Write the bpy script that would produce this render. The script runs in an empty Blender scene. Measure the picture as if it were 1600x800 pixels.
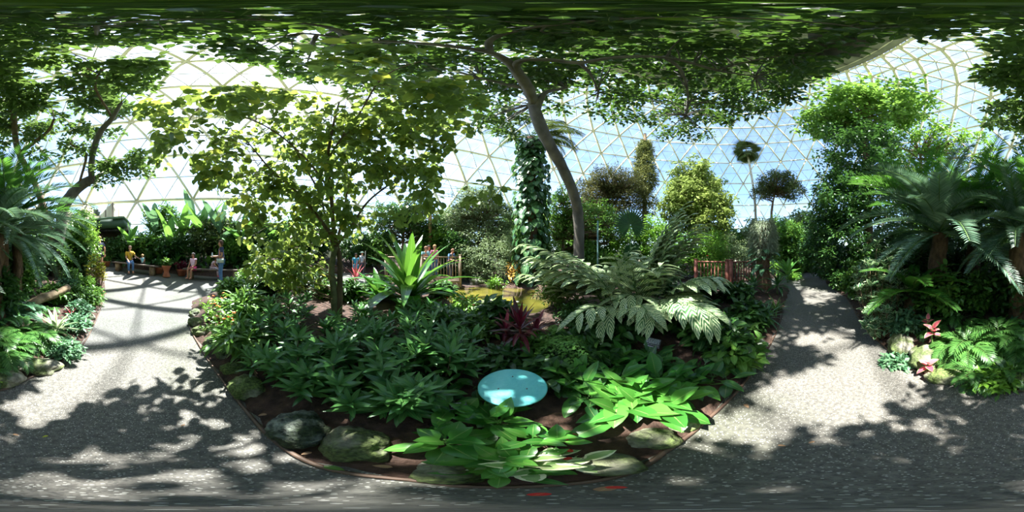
import bpy, math, random
import numpy as np
from mathutils import Vector, Matrix, noise

pi = math.pi
SC = bpy.context.scene
COL = SC.collection
CH = 1.3                                   # camera height above the path

# ---------------------------------------------------------------- camera
cam_d = bpy.data.cameras.new('camera')
cam_d.type = 'PANO'
try:
    cam_d.panorama_type = 'EQUIRECTANGULAR'
except Exception:
    pass
try:
    cam_d.cycles.panorama_type = 'EQUIRECTANGULAR'
except Exception:
    pass
cam_d.clip_start = 0.02
cam_d.clip_end = 500
cam = bpy.data.objects.new('camera', cam_d)
COL.objects.link(cam)
cam.location = (0, 0, CH)
cam.rotation_euler = (pi / 2, 0, 0)
SC.camera = cam

# ---------------------------------------------------------------- world, sun, exposure
SUN_AZ, SUN_EL = math.radians(-87), math.radians(61)
W = bpy.data.worlds.new('world')
SC.world = W
W.use_nodes = True
nt = W.node_tree
bgn = nt.nodes['Background']
sky = nt.nodes.new('ShaderNodeTexSky')
sky.sky_type = 'NISHITA'
sky.sun_disc = False
sky.sun_elevation = SUN_EL
sky.sun_rotation = SUN_AZ
sky.air_density = 1.0
sky.dust_density = 0.7
sky.ozone_density = 1.2
nt.links.new(sky.outputs[0], bgn.inputs[0])
bgn.inputs[1].default_value = 0.44

sun_dir = Vector((math.sin(SUN_AZ) * math.cos(SUN_EL), math.cos(SUN_AZ) * math.cos(SUN_EL), math.sin(SUN_EL)))
sl = bpy.data.lights.new('sun', 'SUN')
sl.energy = 26.0
sl.color = (1.0, 0.95, 0.88)
sl.angle = math.radians(0.7)
so = bpy.data.objects.new('sun', sl)
COL.objects.link(so)
so.rotation_euler = sun_dir.to_track_quat('Z', 'Y').to_euler()
so.location = sun_dir * 60

vs = SC.view_settings
vs.view_transform = 'Standard'
vs.look = 'None'
vs.gamma = 1.0
vs.use_curve_mapping = False
vs.exposure = 0.32
try:
    SC.cycles.max_bounces = 7
    SC.cycles.diffuse_bounces = 3
    SC.cycles.glossy_bounces = 2
    SC.cycles.transmission_bounces = 4
    SC.cycles.transparent_max_bounces = 8
    SC.cycles.use_denoising = True
    SC.cycles.sample_clamp_indirect = 6
except Exception:
    pass

# ---------------------------------------------------------------- small maths
RND = random.Random(11)
NP = np.random.default_rng(11)


def az(px):
    return (px - 800) / 800 * pi


def el(y):
    return (400 - y) / 800 * pi


def PX(px, r):
    a = az(px)
    return (r * math.sin(a), r * math.cos(a))


def at(px, y, r):
    a = az(px)
    return Vector((r * math.sin(a), r * math.cos(a), CH + r * math.tan(el(y))))


def H0(x, y):
    """The ground's gentle rise towards the entrance plaza on the left."""
    r = math.hypot(x, y)
    if r < 5:
        return 0.0
    a = math.degrees(math.atan2(x, y))
    if a > 90:
        a -= 360
    if a > -75:
        w = max(0.0, min(1.0, (-20 - a) / 55))
    elif a < -165:
        w = max(0.0, min(1.0, (a + 215) / 50))
    else:
        w = 1.0
    w = w * w * (3 - 2 * w)
    return w * min(0.9, (r - 5) * 0.15)


def G(px, y):
    """Point on the paved ground seen at a panorama direction."""
    t = math.tan(el(y))
    r = -CH / t
    for _ in range(12):
        x, yy = PX(px, r)
        r = 0.5 * r + 0.5 * (H0(x, yy) - CH) / t
    return PX(px, r)


def cat_rom(pts, k=6):
    pts = [Vector(p) for p in pts]
    if len(pts) < 3:
        return [pts[0].lerp(pts[-1], i / k) for i in range(k + 1)]
    out = []
    q = [pts[0] * 2 - pts[1]] + pts + [pts[-1] * 2 - pts[-2]]
    for i in range(1, len(q) - 2):
        p0, p1, p2, p3 = q[i - 1:i + 3]
        for j in range(k):
            t = j / k
            out.append(0.5 * ((2 * p1) + (p2 - p0) * t + (2 * p0 - 5 * p1 + 4 * p2 - p3) * t * t + (3 * p1 - p0 - 3 * p2 + p3) * t ** 3))
    out.append(pts[-1])
    return out


def lerp_list(v, n):
    """Resample a list of numbers to n values."""
    return list(np.interp(np.linspace(0, len(v) - 1, n), range(len(v)), v))


# ---------------------------------------------------------------- mesh collecting
class MB:
    def __init__(self):
        self.V, self.L, self.T, self.U, self.n, self.mi = [], [], [], [], 0, []

    def add(self, blk, m=0):
        V, L, T, U = blk
        V = np.asarray(V, dtype=np.float64).reshape(-1, 3)
        self.V.append(V)
        self.L.append(np.asarray(L, dtype=np.int64) + self.n)
        self.T.append(np.asarray(T, dtype=np.int64))
        self.U.append(np.zeros((len(V), 2)) if U is None else np.asarray(U, dtype=np.float64))
        self.mi.append(np.full(len(T), m))
        self.n += len(V)
        return self

    def build(self, name, mats, parent=None, smooth=False, loc=None):
        V, L, T, U = np.concatenate(self.V), np.concatenate(self.L), np.concatenate(self.T), np.concatenate(self.U)
        me = bpy.data.meshes.new(name)
        me.vertices.add(len(V))
        me.vertices.foreach_set('co', V.astype(np.float32).ravel())
        me.loops.add(len(L))
        me.loops.foreach_set('vertex_index', L.astype(np.int32))
        me.polygons.add(len(T))
        st = np.concatenate([[0], np.cumsum(T)[:-1]])
        me.polygons.foreach_set('loop_start', st.astype(np.int32))
        me.polygons.foreach_set('loop_total', T.astype(np.int32))
        if not isinstance(mats, (list, tuple)):
            mats = [mats]
        for m in mats:
            me.materials.append(m)
        if len(mats) > 1:
            me.polygons.foreach_set('material_index', np.concatenate(self.mi).astype(np.int32))
        uv = me.uv_layers.new(name='uv')
        uv.data.foreach_set('uv', U[L].astype(np.float32).ravel())
        if smooth:
            me.polygons.foreach_set('use_smooth', np.ones(len(T), dtype=bool))
        me.update(calc_edges=True)
        o = bpy.data.objects.new(name, me)
        COL.objects.link(o)
        if parent is not None:
            o.parent = parent
        if loc is not None:
            o.location = loc
        return o


def tag(o, label, cat, group=None, kind=None):
    if label:
        o['label'] = label
    if cat:
        o['category'] = cat
    if group:
        o['group'] = group
    if kind:
        o['kind'] = kind
    return o


def thing(name, label, cat, loc=(0, 0, 0), rz=0.0, group=None, scale=1.0):
    o = bpy.data.objects.new(name, None)
    o.empty_display_size = 0.1
    COL.objects.link(o)
    o.location = loc
    o.rotation_euler = (0, 0, rz)
    o.scale = (scale,) * 3
    return tag(o, label, cat, group)


def dup(root, loc, rz, label=None, scale=1.0, group=None):
    r = root.copy()
    COL.objects.link(r)
    r.location = loc
    r.rotation_euler = (0, 0, rz)
    r.scale = (scale,) * 3
    if label:
        r['label'] = label
    if group:
        r['group'] = group
    for ch in list(root.children):
        c = ch.copy()
        COL.objects.link(c)
        c.parent = r
        for g in list(ch.children):
            d = g.copy()
            COL.objects.link(d)
            d.parent = c
    return r


# ---------------------------------------------------------------- shapes
def box(c, s, rz=0.0, m=None):
    V = np.array([[x, y, z] for x in (-.5, .5) for y in (-.5, .5) for z in (-.5, .5)]) * np.array(s)
    if rz:
        ca, sa = math.cos(rz), math.sin(rz)
        V = V @ np.array([[ca, sa, 0], [-sa, ca, 0], [0, 0, 1]])
    if m is not None:
        V = V @ np.array(m).T
    V = V + np.array(c)
    F = [(0, 1, 3, 2), (4, 6, 7, 5), (0, 4, 5, 1), (2, 3, 7, 6), (0, 2, 6, 4), (1, 5, 7, 3)]
    return V, np.array(F).ravel(), np.full(6, 4), None


def bar(a, b, w, h, up=(0, 0, 1)):
    """A rectangular bar from a to b; h is measured along up."""
    a, b = Vector(a), Vector(b)
    d = b - a
    L = d.length
    d.normalize()
    u = Vector(up)
    s = d.cross(u)
    if s.length < 1e-4:
        s = d.cross(Vector((1, 0, 0)))
    s.normalize()
    u = s.cross(d)
    M = np.array([list(d), list(s), list(u)])
    V = np.array([[x, y, z] for x in (0, 1) for y in (-.5, .5) for z in (-.5, .5)]) * np.array([L, w, h])
    V = V @ M + np.array(a)
    F = [(0, 1, 3, 2), (4, 6, 7, 5), (0, 4, 5, 1), (2, 3, 7, 6), (0, 2, 6, 4), (1, 5, 7, 3)]
    return V, np.array(F).ravel(), np.full(6, 4), None


def tube(path, rad, n=8, wob=0.0):
    P = [Vector(p) for p in path]
    N = len(P)
    if not isinstance(rad, (list, tuple)):
        rad = [rad, rad]
    rad = lerp_list(rad, N)
    V, U = [], []
    up = Vector((0.31, 0.17, 0.93)).normalized()
    prev = None
    run = 0
    for i in range(N):
        t = (P[min(i + 1, N - 1)] - P[max(i - 1, 0)])
        if t.length < 1e-9:
            t = Vector((0, 0, 1))
        t.normalize()
        if prev is None:
            s = t.cross(up)
            if s.length < 0.1:
                s = t.cross(Vector((1, 0, 0)))
        else:
            s = prev - t * prev.dot(t)
        s.normalize()
        prev = s
        b = t.cross(s)
        if i:
            run += (P[i] - P[i - 1]).length
        for k in range(n):
            a = 2 * pi * k / n
            rr = rad[i]
            if wob:
                rr *= 1 + wob * noise.noise(Vector((math.cos(a) * 1.3, math.sin(a) * 1.3, run * 3 / max(rad[0] * 6, .1))))
            V.append(P[i] + s * (math.cos(a) * rr) + b * (math.sin(a) * rr))
            U.append((k / n, run))
    L, T = [], []
    for i in range(N - 1):
        for k in range(n):
            k2 = (k + 1) % n
            L += [i * n + k, i * n + k2, (i + 1) * n + k2, (i + 1) * n + k]
            T.append(4)
    L += list(range(n))[::-1]
    T.append(n)
    L += [(N - 1) * n + k for k in range(n)]
    T.append(n)
    return np.array([list(v) for v in V]), L, T, np.array(U)


def lathe(prof, n=24, c=(0, 0, 0)):
    V, L, T = [], [], []
    for r, z in prof:
        for k in range(n):
            a = 2 * pi * k / n
            V.append((c[0] + r * math.cos(a), c[1] + r * math.sin(a), c[2] + z))
    N = len(prof)
    for i in range(N - 1):
        for k in range(n):
            k2 = (k + 1) % n
            L += [i * n + k, i * n + k2, (i + 1) * n + k2, (i + 1) * n + k]
            T.append(4)
    L += list(range(n))[::-1]
    T.append(n)
    L += [(N - 1) * n + k for k in range(n)]
    T.append(n)
    return np.array(V), L, T, None


def ico(sub=3):
    import bmesh
    bm = bmesh.new()
    bmesh.ops.create_icosphere(bm, subdivisions=sub, radius=1)
    V = np.array([list(v.co) for v in bm.verts])
    L = [v.index for f in bm.faces for v in f.verts]
    T = [3] * len(bm.faces)
    bm.free()
    return V, L, T


ICO2, ICO3, ICO4 = ico(2), ico(3), ico(4)


def blob(c, s, seed=0, amp=0.25, freq=1.2, which=None, rough=0.0, flat=None):
    V, L, T = which or ICO3
    out = np.empty_like(V)
    o = Vector((seed * 7.13, seed * 3.7, seed * 1.9))
    for i, v in enumerate(V):
        p = Vector(v)
        k = 1 + amp * noise.noise(p * freq + o) + amp * .5 * noise.noise(p * freq * 2.3 + o)
        if rough:
            k += rough * noise.noise(p * 7 + o) + rough * .6 * noise.noise(p * 15 + o)
        q = p * k
        if flat is not None and q.z < flat:
            q.z = flat
        out[i] = q
    return out * np.array(s) + np.array(c), L, T, None


# ---------------------------------------------------------------- leaves
def prof_lance(u):
    return max(0.0, math.sin(pi * u ** 0.85)) ** 0.9


def prof_ovate(u):
    return max(0.0, math.sin(pi * u ** 0.7)) ** 0.8


def prof_round(u):
    return math.sqrt(max(0, 1 - (2 * u - 1) ** 2)) * 1.0


def prof_strap(u):
    return min(1, 0.45 + 2.2 * u) * max(0.0, 1 - u ** 3.2)


def prof_obov(u):
    return max(0.0, math.sin(pi * min(1, u) ** 1.35)) ** 0.8


def prof_stalked(u):
    return 0.07 if u < .28 else max(0.07 * (1 - u), max(0.0, math.sin(pi * ((u - .28) / .72) ** 0.75)) ** 0.85)


def prof_paddle(u):
    return 0.05 if u < .18 else max(0.05 * (1 - u), min(1, ((u - .18) * 7) ** .6) * max(0.0, 1 - ((u - .18) / .82) ** 4) ** .7)


def leaf_curve(L, Wd, e0, bend, prof, n=6, fold=0.25, wavy=0.0, side=0.0):
    """One leaf growing from the origin along +X, lifted by e0 and bending down by bend radians."""
    ds = L / n
    p = Vector((0, 0, 0))
    V, U = [], []
    ph = RND.random() * 6
    for i in range(n + 1):
        u = i / n
        e = e0 - bend * u
        if i:
            p = p + Vector((math.cos(e + bend / n / 2), side * u, math.sin(e + bend / n / 2))) * ds
        w = Wd / 2 * prof(u)
        nx, nz = -math.sin(e), math.cos(e)
        lift = fold * w
        wz = wavy * w * math.sin(u * 18 + ph)
        V += [(p.x + nx * (lift + wz), p.y + w, p.z + nz * (lift + wz)), (p.x, p.y, p.z), (p.x + nx * (lift - wz), p.y - w, p.z + nz * (lift - wz))]
        U += [(u, 1), (u, .5), (u, 0)]
    Lp, T = [], []
    for i in range(n):
        a = i * 3
        Lp += [a, a + 1, a + 4, a + 3, a + 1, a + 2, a + 5, a + 4]
        T += [4, 4]
    return np.array(V), np.array(Lp), np.array(T), np.array(U)


def rotz(blk, a, e=None, off=(0, 0, 0), s=1.0):
    V, L, T, U = blk
    ca, sa = math.cos(a), math.sin(a)
    V = V * s
    V = V @ np.array([[ca, sa, 0], [-sa, ca, 0], [0, 0, 1]]) + np.array(off)
    return V, L, T, U


def heart_tpl():
    pts = [(0.0, 0.0), (-.13, .16), (-.08, .34), (.12, .47), (.38, .5), (.62, .42), (.83, .25), (1.0, 0.0)]
    V = [(.25, 0, 0)]
    for x, y in pts:
        V.append((x, y, .35 * abs(y) ** 1.3 - .12 * x * x))
    for x, y in pts[1:-1][::-1]:
        V.append((x, -y, .35 * abs(y) ** 1.3 - .12 * x * x))
    V = np.array(V)
    n = len(V) - 1
    L, T = [], []
    for k in range(n):
        L += [0, 1 + k, 1 + (k + 1) % n]
        T.append(3)
    U = np.stack([V[:, 0], V[:, 1] + .5], 1)
    return V, np.array(L)[::1], np.array(T), U


def tpl_leaf(Wd, prof, n=3, fold=.3, droop=.5):
    return leaf_curve(1.0, Wd, droop * .4, droop, prof, n, fold)


def tpl_diamond(Wd=.45, z=.06):
    V = np.array([(0, 0, 0), (.45, Wd / 2, z), (1, 0, -.1), (.45, -Wd / 2, z)])
    return V, np.array([0, 2, 1, 0, 3, 2]), np.array([3, 3]), np.array([(0, .5), (.45, 1), (1, .5), (.45, 0)])


T_HEART = heart_tpl()
T_OVATE = tpl_leaf(.5, prof_ovate, 4)
T_LANCE = tpl_leaf(.23, prof_lance, 5, .2, .7)
T_OBOV = tpl_leaf(.42, prof_obov, 4, .2)
T_DIA = tpl_diamond()
T_DIAN = tpl_diamond(.22)
T_FAT = tpl_diamond(.75)
T_VAR = tpl_leaf(.3, prof_lance, 6, .3, .7)


def inst(tpl, P, X, U, S):
    V, L, T, UV = tpl
    P, X, U = np.asarray(P), np.asarray(X), np.asarray(U)
    n = len(P)
    X = X / np.maximum(np.linalg.norm(X, axis=1, keepdims=True), 1e-6)
    Y = np.cross(U, X)
    Y /= np.maximum(np.linalg.norm(Y, axis=1, keepdims=True), 1e-6)
    Z = np.cross(X, Y)
    S = np.broadcast_to(np.asarray(S, dtype=float).reshape(-1, 1, 1), (n, 1, 1))
    W_ = (V[None, :, 0, None] * X[:, None] + V[None, :, 1, None] * Y[:, None] + V[None, :, 2, None] * Z[:, None]) * S + P[:, None]
    k = len(V)
    Ls = (np.asarray(L)[None] + (np.arange(n) * k)[:, None]).ravel()
    return W_.reshape(-1, 3), Ls, np.tile(T, n), np.tile(UV, (n, 1))


SUN_GAPS = []                              # (point, radius): openings in the crowns above these spots


def open_to_sun(P):
    keep = np.ones(len(P), dtype=bool)
    sd = np.array(list(sun_dir))
    for q, r in SUN_GAPS:
        v = P - np.array(q)
        a = v @ sd
        keep &= ~((np.linalg.norm(v - a[:, None] * sd, axis=1) < r) & (a > 1.2))
    return keep


def clusters(C, rad, n, tpl, size, spread=(1, 1, .6), outward=.6, down=.15, flat=.8, rng=NP, svar=.35, off=None):
    """n leaves in a loose clump round each centre."""
    C = np.asarray(C)
    m = len(C)
    rad = np.broadcast_to(np.asarray(rad, dtype=float).reshape(-1, 1, 1), (m, 1, 1))
    d = rng.normal(size=(m, n, 3))
    d /= np.linalg.norm(d, axis=2, keepdims=True)
    q = d * (rng.random((m, n, 1)) ** .5) * rad * np.array(spread)
    P = (C[:, None] + q).reshape(-1, 3)
    X = d.reshape(-1, 3) * outward + rng.normal(size=(m * n, 3)) * .5
    X[:, 2] = X[:, 2] * .6 - down
    U = rng.normal(size=(m * n, 3)) * (1 - flat)
    U[:, 2] += 1
    S = size * (1 - svar + 2 * svar * rng.random(m * n))
    if off is not None and SUN_GAPS:
        k = open_to_sun(P + np.array(list(off)))
        P, X, U, S = P[k], X[k], U[k], S[k]
    return inst(tpl, P, X, U, S)


# ---------------------------------------------------------------- materials
def srgb(r, g, b):
    f = lambda c: (c / 255 / 12.92) if c <= 10 else ((c / 255 + .055) / 1.055) ** 2.4
    return (f(r), f(g), f(b), 1)


def new_mat(name):
    m = bpy.data.materials.new(name)
    m.use_nodes = True
    t = m.node_tree
    for n in list(t.nodes):
        t.nodes.remove(n)
    out = t.nodes.new('ShaderNodeOutputMaterial')
    return m, t, out


def N(t, typ, **kw):
    n = t.nodes.new(typ)
    for k, v in kw.items():
        if k.startswith('i_'):
            n.inputs[int(k[2:]) if k[2:].isdigit() else k[2:]].default_value = v
        else:
            setattr(n, k, v)
    return n


def ramp(t, fac, stops, interp='LINEAR'):
    r = t.nodes.new('ShaderNodeValToRGB')
    r.color_ramp.interpolation = interp
    e = r.color_ramp.elements
    e[0].position, e[0].color = stops[0]
    e[1].position, e[1].color = stops[-1]
    for p, c in stops[1:-1]:
        q = e.new(p)
        q.color = c
    t.links.new(fac, r.inputs[0])
    return r.outputs[0]


def mixc(t, fac, a, b, mode='MIX'):
    m = t.nodes.new('ShaderNodeMix')
    m.data_type = 'RGBA'
    m.blend_type = mode
    for s, v in ((0, fac), (6, a), (7, b)):
        if isinstance(v, (int, float)):
            m.inputs[s].default_value = v
        elif isinstance(v, tuple):
            m.inputs[s].default_value = v
        else:
            t.links.new(v, m.inputs[s])
    return m.outputs[2]


def math_n(t, op, a, b=0.0, c=0.0):
    m = t.nodes.new('ShaderNodeMath')
    m.operation = op
    for i, v in enumerate((a, b, c)):
        if isinstance(v, (int, float)):
            m.inputs[i].default_value = v
        else:
            t.links.new(v, m.inputs[i])
    return m.outputs[0]


def leaf_mat(name, c1, c2, trans=None, tf=.38, rough=.38, pattern=None, pc=None, c3=None, spec=.5):
    """Leaf: each leaf its own tone between c1 and c2 (now and then c3), light shining through in trans."""
    m, t, out = new_mat(name)
    geo = N(t, 'ShaderNodeNewGeometry')
    stops = [(0, srgb(*c1)), (.8 if c3 else 1, srgb(*c2))]
    if c3:
        stops += [(.9, srgb(*c2)), (.97, srgb(*c3))]
    col = ramp(t, geo.outputs['Random Per Island'], stops)
    uv = N(t, 'ShaderNodeUVMap')
    sep = N(t, 'ShaderNodeSeparateXYZ')
    t.links.new(uv.outputs[0], sep.inputs[0])
    va = math_n(t, 'ABSOLUTE', math_n(t, 'SUBTRACT', sep.outputs[1], .5))
    if pattern:
        k = math_n(t, 'ADD', math_n(t, 'MULTIPLY', sep.outputs[0], pattern[0]), math_n(t, 'MULTIPLY', va, pattern[1]))
        geo_r = math_n(t, 'MULTIPLY', geo.outputs['Random Per Island'], 9)
        nz = N(t, 'ShaderNodeTexNoise')
        nz.inputs['Scale'].default_value = 4
        t.links.new(uv.outputs[0], nz.inputs['Vector'])
        k = math_n(t, 'ADD', math_n(t, 'ADD', k, geo_r), math_n(t, 'MULTIPLY', nz.outputs[0], .8))
        fr = math_n(t, 'FRACT', k)
        f = math_n(t, 'GREATER_THAN', fr, 1 - pattern[2])
        if len(pattern) > 3:
            f = math_n(t, 'MAXIMUM', f, math_n(t, 'GREATER_THAN', va, pattern[3]))
        col = mixc(t, f, col, srgb(*pc))
    else:
        f = math_n(t, 'LESS_THAN', va, .025)
        rib = mixc(t, .35, col, srgb(190, 205, 130))
        col = mixc(t, f, col, rib)
    b = N(t, 'ShaderNodeBsdfPrincipled')
    t.links.new(col, b.inputs['Base Color'])
    b.inputs['Roughness'].default_value = rough
    b.inputs['Specular IOR Level'].default_value = spec
    tr = N(t, 'ShaderNodeBsdfTranslucent')
    if trans is not None:
        trans = tuple(int(.80 * v + .06 * g_) for v, g_ in zip(trans, (trans[1], trans[1], trans[1] + 120)))
    if trans is None:
        trans = tuple(min(255, v) for v in (c2[0] * 1.35 + 20, c2[1] * 1.25 + 20, c2[2] * .7))
    tc = mixc(t, .5, col, srgb(*trans), 'MIX') if not pattern else mixc(t, .3, col, srgb(*trans))
    t.links.new(tc, tr.inputs[0])
    mx = N(t, 'ShaderNodeMixShader')
    mx.inputs[0].default_value = tf
    t.links.new(b.outputs[0], mx.inputs[1])
    t.links.new(tr.outputs[0], mx.inputs[2])
    t.links.new(mx.outputs[0], out.inputs[0])
    return m


def plain(name, c1, c2=None, rough=.6, scale=6, bump=0.0, metal=0.0, bscale=30, spec=.5, stretch=None, detail=4, contrast=(.3, .7)):
    m, t, out = new_mat(name)
    b = N(t, 'ShaderNodeBsdfPrincipled')
    b.inputs['Roughness'].default_value = rough
    b.inputs['Metallic'].default_value = metal
    b.inputs['Specular IOR Level'].default_value = spec
    tc = N(t, 'ShaderNodeTexCoord')
    mp = N(t, 'ShaderNodeMapping')
    t.links.new(tc.outputs['Object'], mp.inputs[0])
    if stretch:
        mp.inputs['Scale'].default_value = stretch
    if c2:
        nz = N(t, 'ShaderNodeTexNoise')
        nz.inputs['Scale'].default_value = scale
        nz.inputs['Detail'].default_value = detail
        t.links.new(mp.outputs[0], nz.inputs['Vector'])
        col = ramp(t, nz.outputs[0], [(contrast[0], srgb(*c1)), (contrast[1], srgb(*c2))])
        t.links.new(col, b.inputs['Base Color'])
    else:
        b.inputs['Base Color'].default_value = srgb(*c1)
    if bump:
        nz = N(t, 'ShaderNodeTexNoise')
        nz.inputs['Scale'].default_value = bscale
        nz.inputs['Detail'].default_value = 5
        t.links.new(mp.outputs[0], nz.inputs['Vector'])
        bp = N(t, 'ShaderNodeBump')
        bp.inputs['Strength'].default_value = bump
        bp.inputs['Distance'].default_value = .02
        t.links.new(nz.outputs[0], bp.inputs['Height'])
        t.links.new(bp.outputs[0], b.inputs['Normal'])
    t.links.new(b.outputs[0], out.inputs[0])
    return m


def rock_mat(name, a, b_, moss, mossf=.5, scale=3.0):
    m, t, out = new_mat(name)
    b = N(t, 'ShaderNodeBsdfPrincipled')
    b.inputs['Roughness'].default_value = .85
    tc = N(t, 'ShaderNodeTexCoord')
    nz = N(t, 'ShaderNodeTexNoise')
    nz.inputs['Scale'].default_value = 14 * scale / 3
    nz.inputs['Detail'].default_value = 8
    t.links.new(tc.outputs['Object'], nz.inputs['Vector'])
    col = ramp(t, nz.outputs[0], [(.32, srgb(*a)), (.62, srgb(*b_)), (.8, srgb(*[min(255, int(v * 1.15)) for v in b_]))])
    n2 = N(t, 'ShaderNodeTexNoise')
    n2.inputs['Scale'].default_value = 3.2 * scale / 3
    n2.inputs['Detail'].default_value = 7
    t.links.new(tc.outputs['Object'], n2.inputs['Vector'])
    f = ramp(t, n2.outputs[0], [(.62 - mossf * .3, (0, 0, 0, 1)), (.72 - mossf * .3, (1, 1, 1, 1))])
    n3 = N(t, 'ShaderNodeTexNoise')
    n3.inputs['Scale'].default_value = 60
    t.links.new(tc.outputs['Object'], n3.inputs['Vector'])
    mossc = ramp(t, n3.outputs[0], [(.35, srgb(*[int(v * .6) for v in moss])), (.65, srgb(*moss))])
    col = mixc(t, f, col, mossc)
    t.links.new(col, b.inputs['Base Color'])
    bp = N(t, 'ShaderNodeBump')
    bp.inputs['Strength'].default_value = 1.0
    bp.inputs['Distance'].default_value = .04
    t.links.new(nz.outputs[0], bp.inputs['Height'])
    t.links.new(bp.outputs[0], b.inputs['Normal'])
    t.links.new(b.outputs[0], out.inputs[0])
    return m


M = {}
M['heart'] = leaf_mat('heart_leaf', (62, 94, 36), (112, 142, 54), (195, 212, 84), .5, .42, c3=(190, 190, 60))
M['canopy'] = leaf_mat('canopy_leaf', (30, 54, 24), (56, 86, 34), (130, 175, 50), .3, .4, c3=(110, 140, 40))
M['sea_grape'] = leaf_mat('left_tree_leaf', (46, 76, 28), (82, 116, 42), (150, 180, 70), .4, .4)
M['lime'] = leaf_mat('lime_leaf', (78, 124, 38), (126, 168, 60), (170, 205, 80), .4, .4)
M['yellow_vine'] = leaf_mat('yellow_vine_leaf', (106, 130, 56), (158, 174, 88), (180, 195, 100), .4, .5)
M['olive'] = leaf_mat('olive_leaf', (88, 98, 52), (134, 138, 84), (150, 150, 70), .3, .6)
M['brown_green'] = leaf_mat('bronze_leaf', (62, 66, 36), (100, 100, 56), (130, 130, 60), .3, .6)
M['grey_green'] = leaf_mat('grey_green_leaf', (92, 116, 78), (150, 166, 120), (170, 190, 110), .35, .55)
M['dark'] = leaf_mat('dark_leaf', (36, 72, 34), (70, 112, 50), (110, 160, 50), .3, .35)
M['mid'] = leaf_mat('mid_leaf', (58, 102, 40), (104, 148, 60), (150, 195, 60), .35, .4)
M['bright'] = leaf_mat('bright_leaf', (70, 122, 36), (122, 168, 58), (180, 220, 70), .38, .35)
M['whorl'] = leaf_mat('whorl_leaf', (56, 106, 56), (98, 148, 78), (130, 185, 70), .25, .28)
M['ivy'] = leaf_mat('ivy_leaf', (38, 80, 48), (84, 124, 70), (120, 165, 60), .28, .3)
M['cycad'] = leaf_mat('cycad_leaf', (84, 120, 100), (140, 166, 144), (110, 160, 80), .22, .35)
M['cycad_green'] = leaf_mat('cycad_green_leaf', (48, 104, 40), (84, 146, 52), (140, 205, 60), .35, .4)
M['palm'] = leaf_mat('palm_leaf', (58, 76, 40), (98, 112, 62), (130, 150, 60), .3, .5)
M['fern'] = leaf_mat('fern_leaf', (42, 88, 38), (84, 132, 60), (130, 175, 70), .35, .4)
M['blue_fern'] = leaf_mat('blue_fern_leaf', (60, 108, 76), (108, 150, 110), (120, 165, 80), .3, .4)
M['ginger'] = leaf_mat('striped_ginger_leaf', (62, 104, 66), (96, 138, 84), (190, 215, 130), .25, .3, pattern=(7, -4.5, .45), pc=(226, 230, 180))
M['crinum'] = leaf_mat('strap_leaf', (42, 90, 32), (70, 122, 40), (140, 200, 50), .35, .26)
M['banana'] = leaf_mat('banana_leaf', (54, 104, 42), (92, 146, 60), (160, 215, 70), .4, .35)
M['banana_blue'] = leaf_mat('blue_banana_leaf', (56, 92, 72), (96, 126, 100), (130, 180, 90), .35, .35)
M['broad'] = leaf_mat('broad_leaf', (50, 112, 44), (92, 152, 62), (160, 215, 70), .32, .28)
M['broad_dark'] = leaf_mat('dark_broad_leaf', (40, 84, 46), (74, 122, 60), (110, 160, 50), .28, .3)
M['cordyline'] = leaf_mat('red_cordyline_leaf', (58, 18, 36), (112, 28, 52), (170, 40, 60), .3, .35, c3=(190, 60, 90))
M['maidenhair'] = leaf_mat('maidenhair_leaf', (92, 146, 62), (128, 176, 84), (180, 220, 90), .35, .5)
M['variegated'] = leaf_mat('variegated_leaf', (58, 104, 66), (98, 142, 92), (160, 190, 110), .25, .3, pattern=(0, 0, -.1, .34), pc=(210, 220, 176))
M['white_leaf'] = leaf_mat('white_striped_leaf', (110, 150, 84), (160, 186, 120), (210, 225, 150), .25, .4, pattern=(0, 0, -.1, .3), pc=(226, 228, 190))
M['croton'] = leaf_mat('yellow_croton_leaf', (120, 150, 40), (198, 190, 60), (230, 220, 60), .35, .35, c3=(208, 120, 50))
M['orange_croton'] = leaf_mat('orange_croton_leaf', (190, 140, 60), (220, 180, 90), (230, 170, 60), .35, .4, c3=(206, 96, 50))
M['moss_air'] = leaf_mat('air_plant_leaf', (140, 156, 128), (196, 204, 176), (190, 200, 150), .3, .7)
M['caladium'] = leaf_mat('caladium_leaf', (206, 70, 92), (232, 130, 140), (240, 120, 130), .35, .45, pattern=(0, 0, -.1, .43), pc=(150, 190, 120))
M['pink_leaf'] = leaf_mat('pink_bromeliad_leaf', (206, 80, 90), (235, 130, 130), (240, 110, 120), .3, .4)
M['red_flower'] = leaf_mat('red_petal', (200, 28, 30), (228, 52, 44), (235, 40, 30), .3, .5)
M['orange_flower'] = leaf_mat('orange_petal', (226, 100, 30), (240, 130, 50), (245, 130, 30), .3, .5)
M['litter'] = leaf_mat('dry_leaf', (128, 92, 62), (178, 140, 108), (180, 130, 80), .15, .7)
M['bark'] = plain('smooth_grey_bark', (70, 64, 58), (110, 102, 92), .85, 5, .5, bscale=18, stretch=(1, 1, .4))
M['bark_brown'] = plain('brown_bark', (84, 66, 48), (128, 104, 78), .85, 8, .6, bscale=25, stretch=(1, 1, .3))
M['bark_green'] = plain('mossy_bark', (84, 88, 58), (134, 130, 92), .85, 7, .6, bscale=22)
M['bark_pale'] = plain('pale_bark', (150, 140, 122), (186, 178, 160), .8, 6, .4, bscale=15)
M['bark_fibre'] = plain('fibrous_trunk', (78, 58, 42), (126, 96, 72), .95, 18, .9, bscale=40, stretch=(1, 1, .5))
M['stem'] = plain('green_stem', (70, 100, 48), (96, 130, 62), .5, 10)
M['stem_brown'] = plain('woody_stem', (92, 76, 54), (128, 108, 80), .7, 10)
M['stem_red'] = plain('red_stem', (130, 46, 50), (160, 80, 60), .6, 10)
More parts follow.
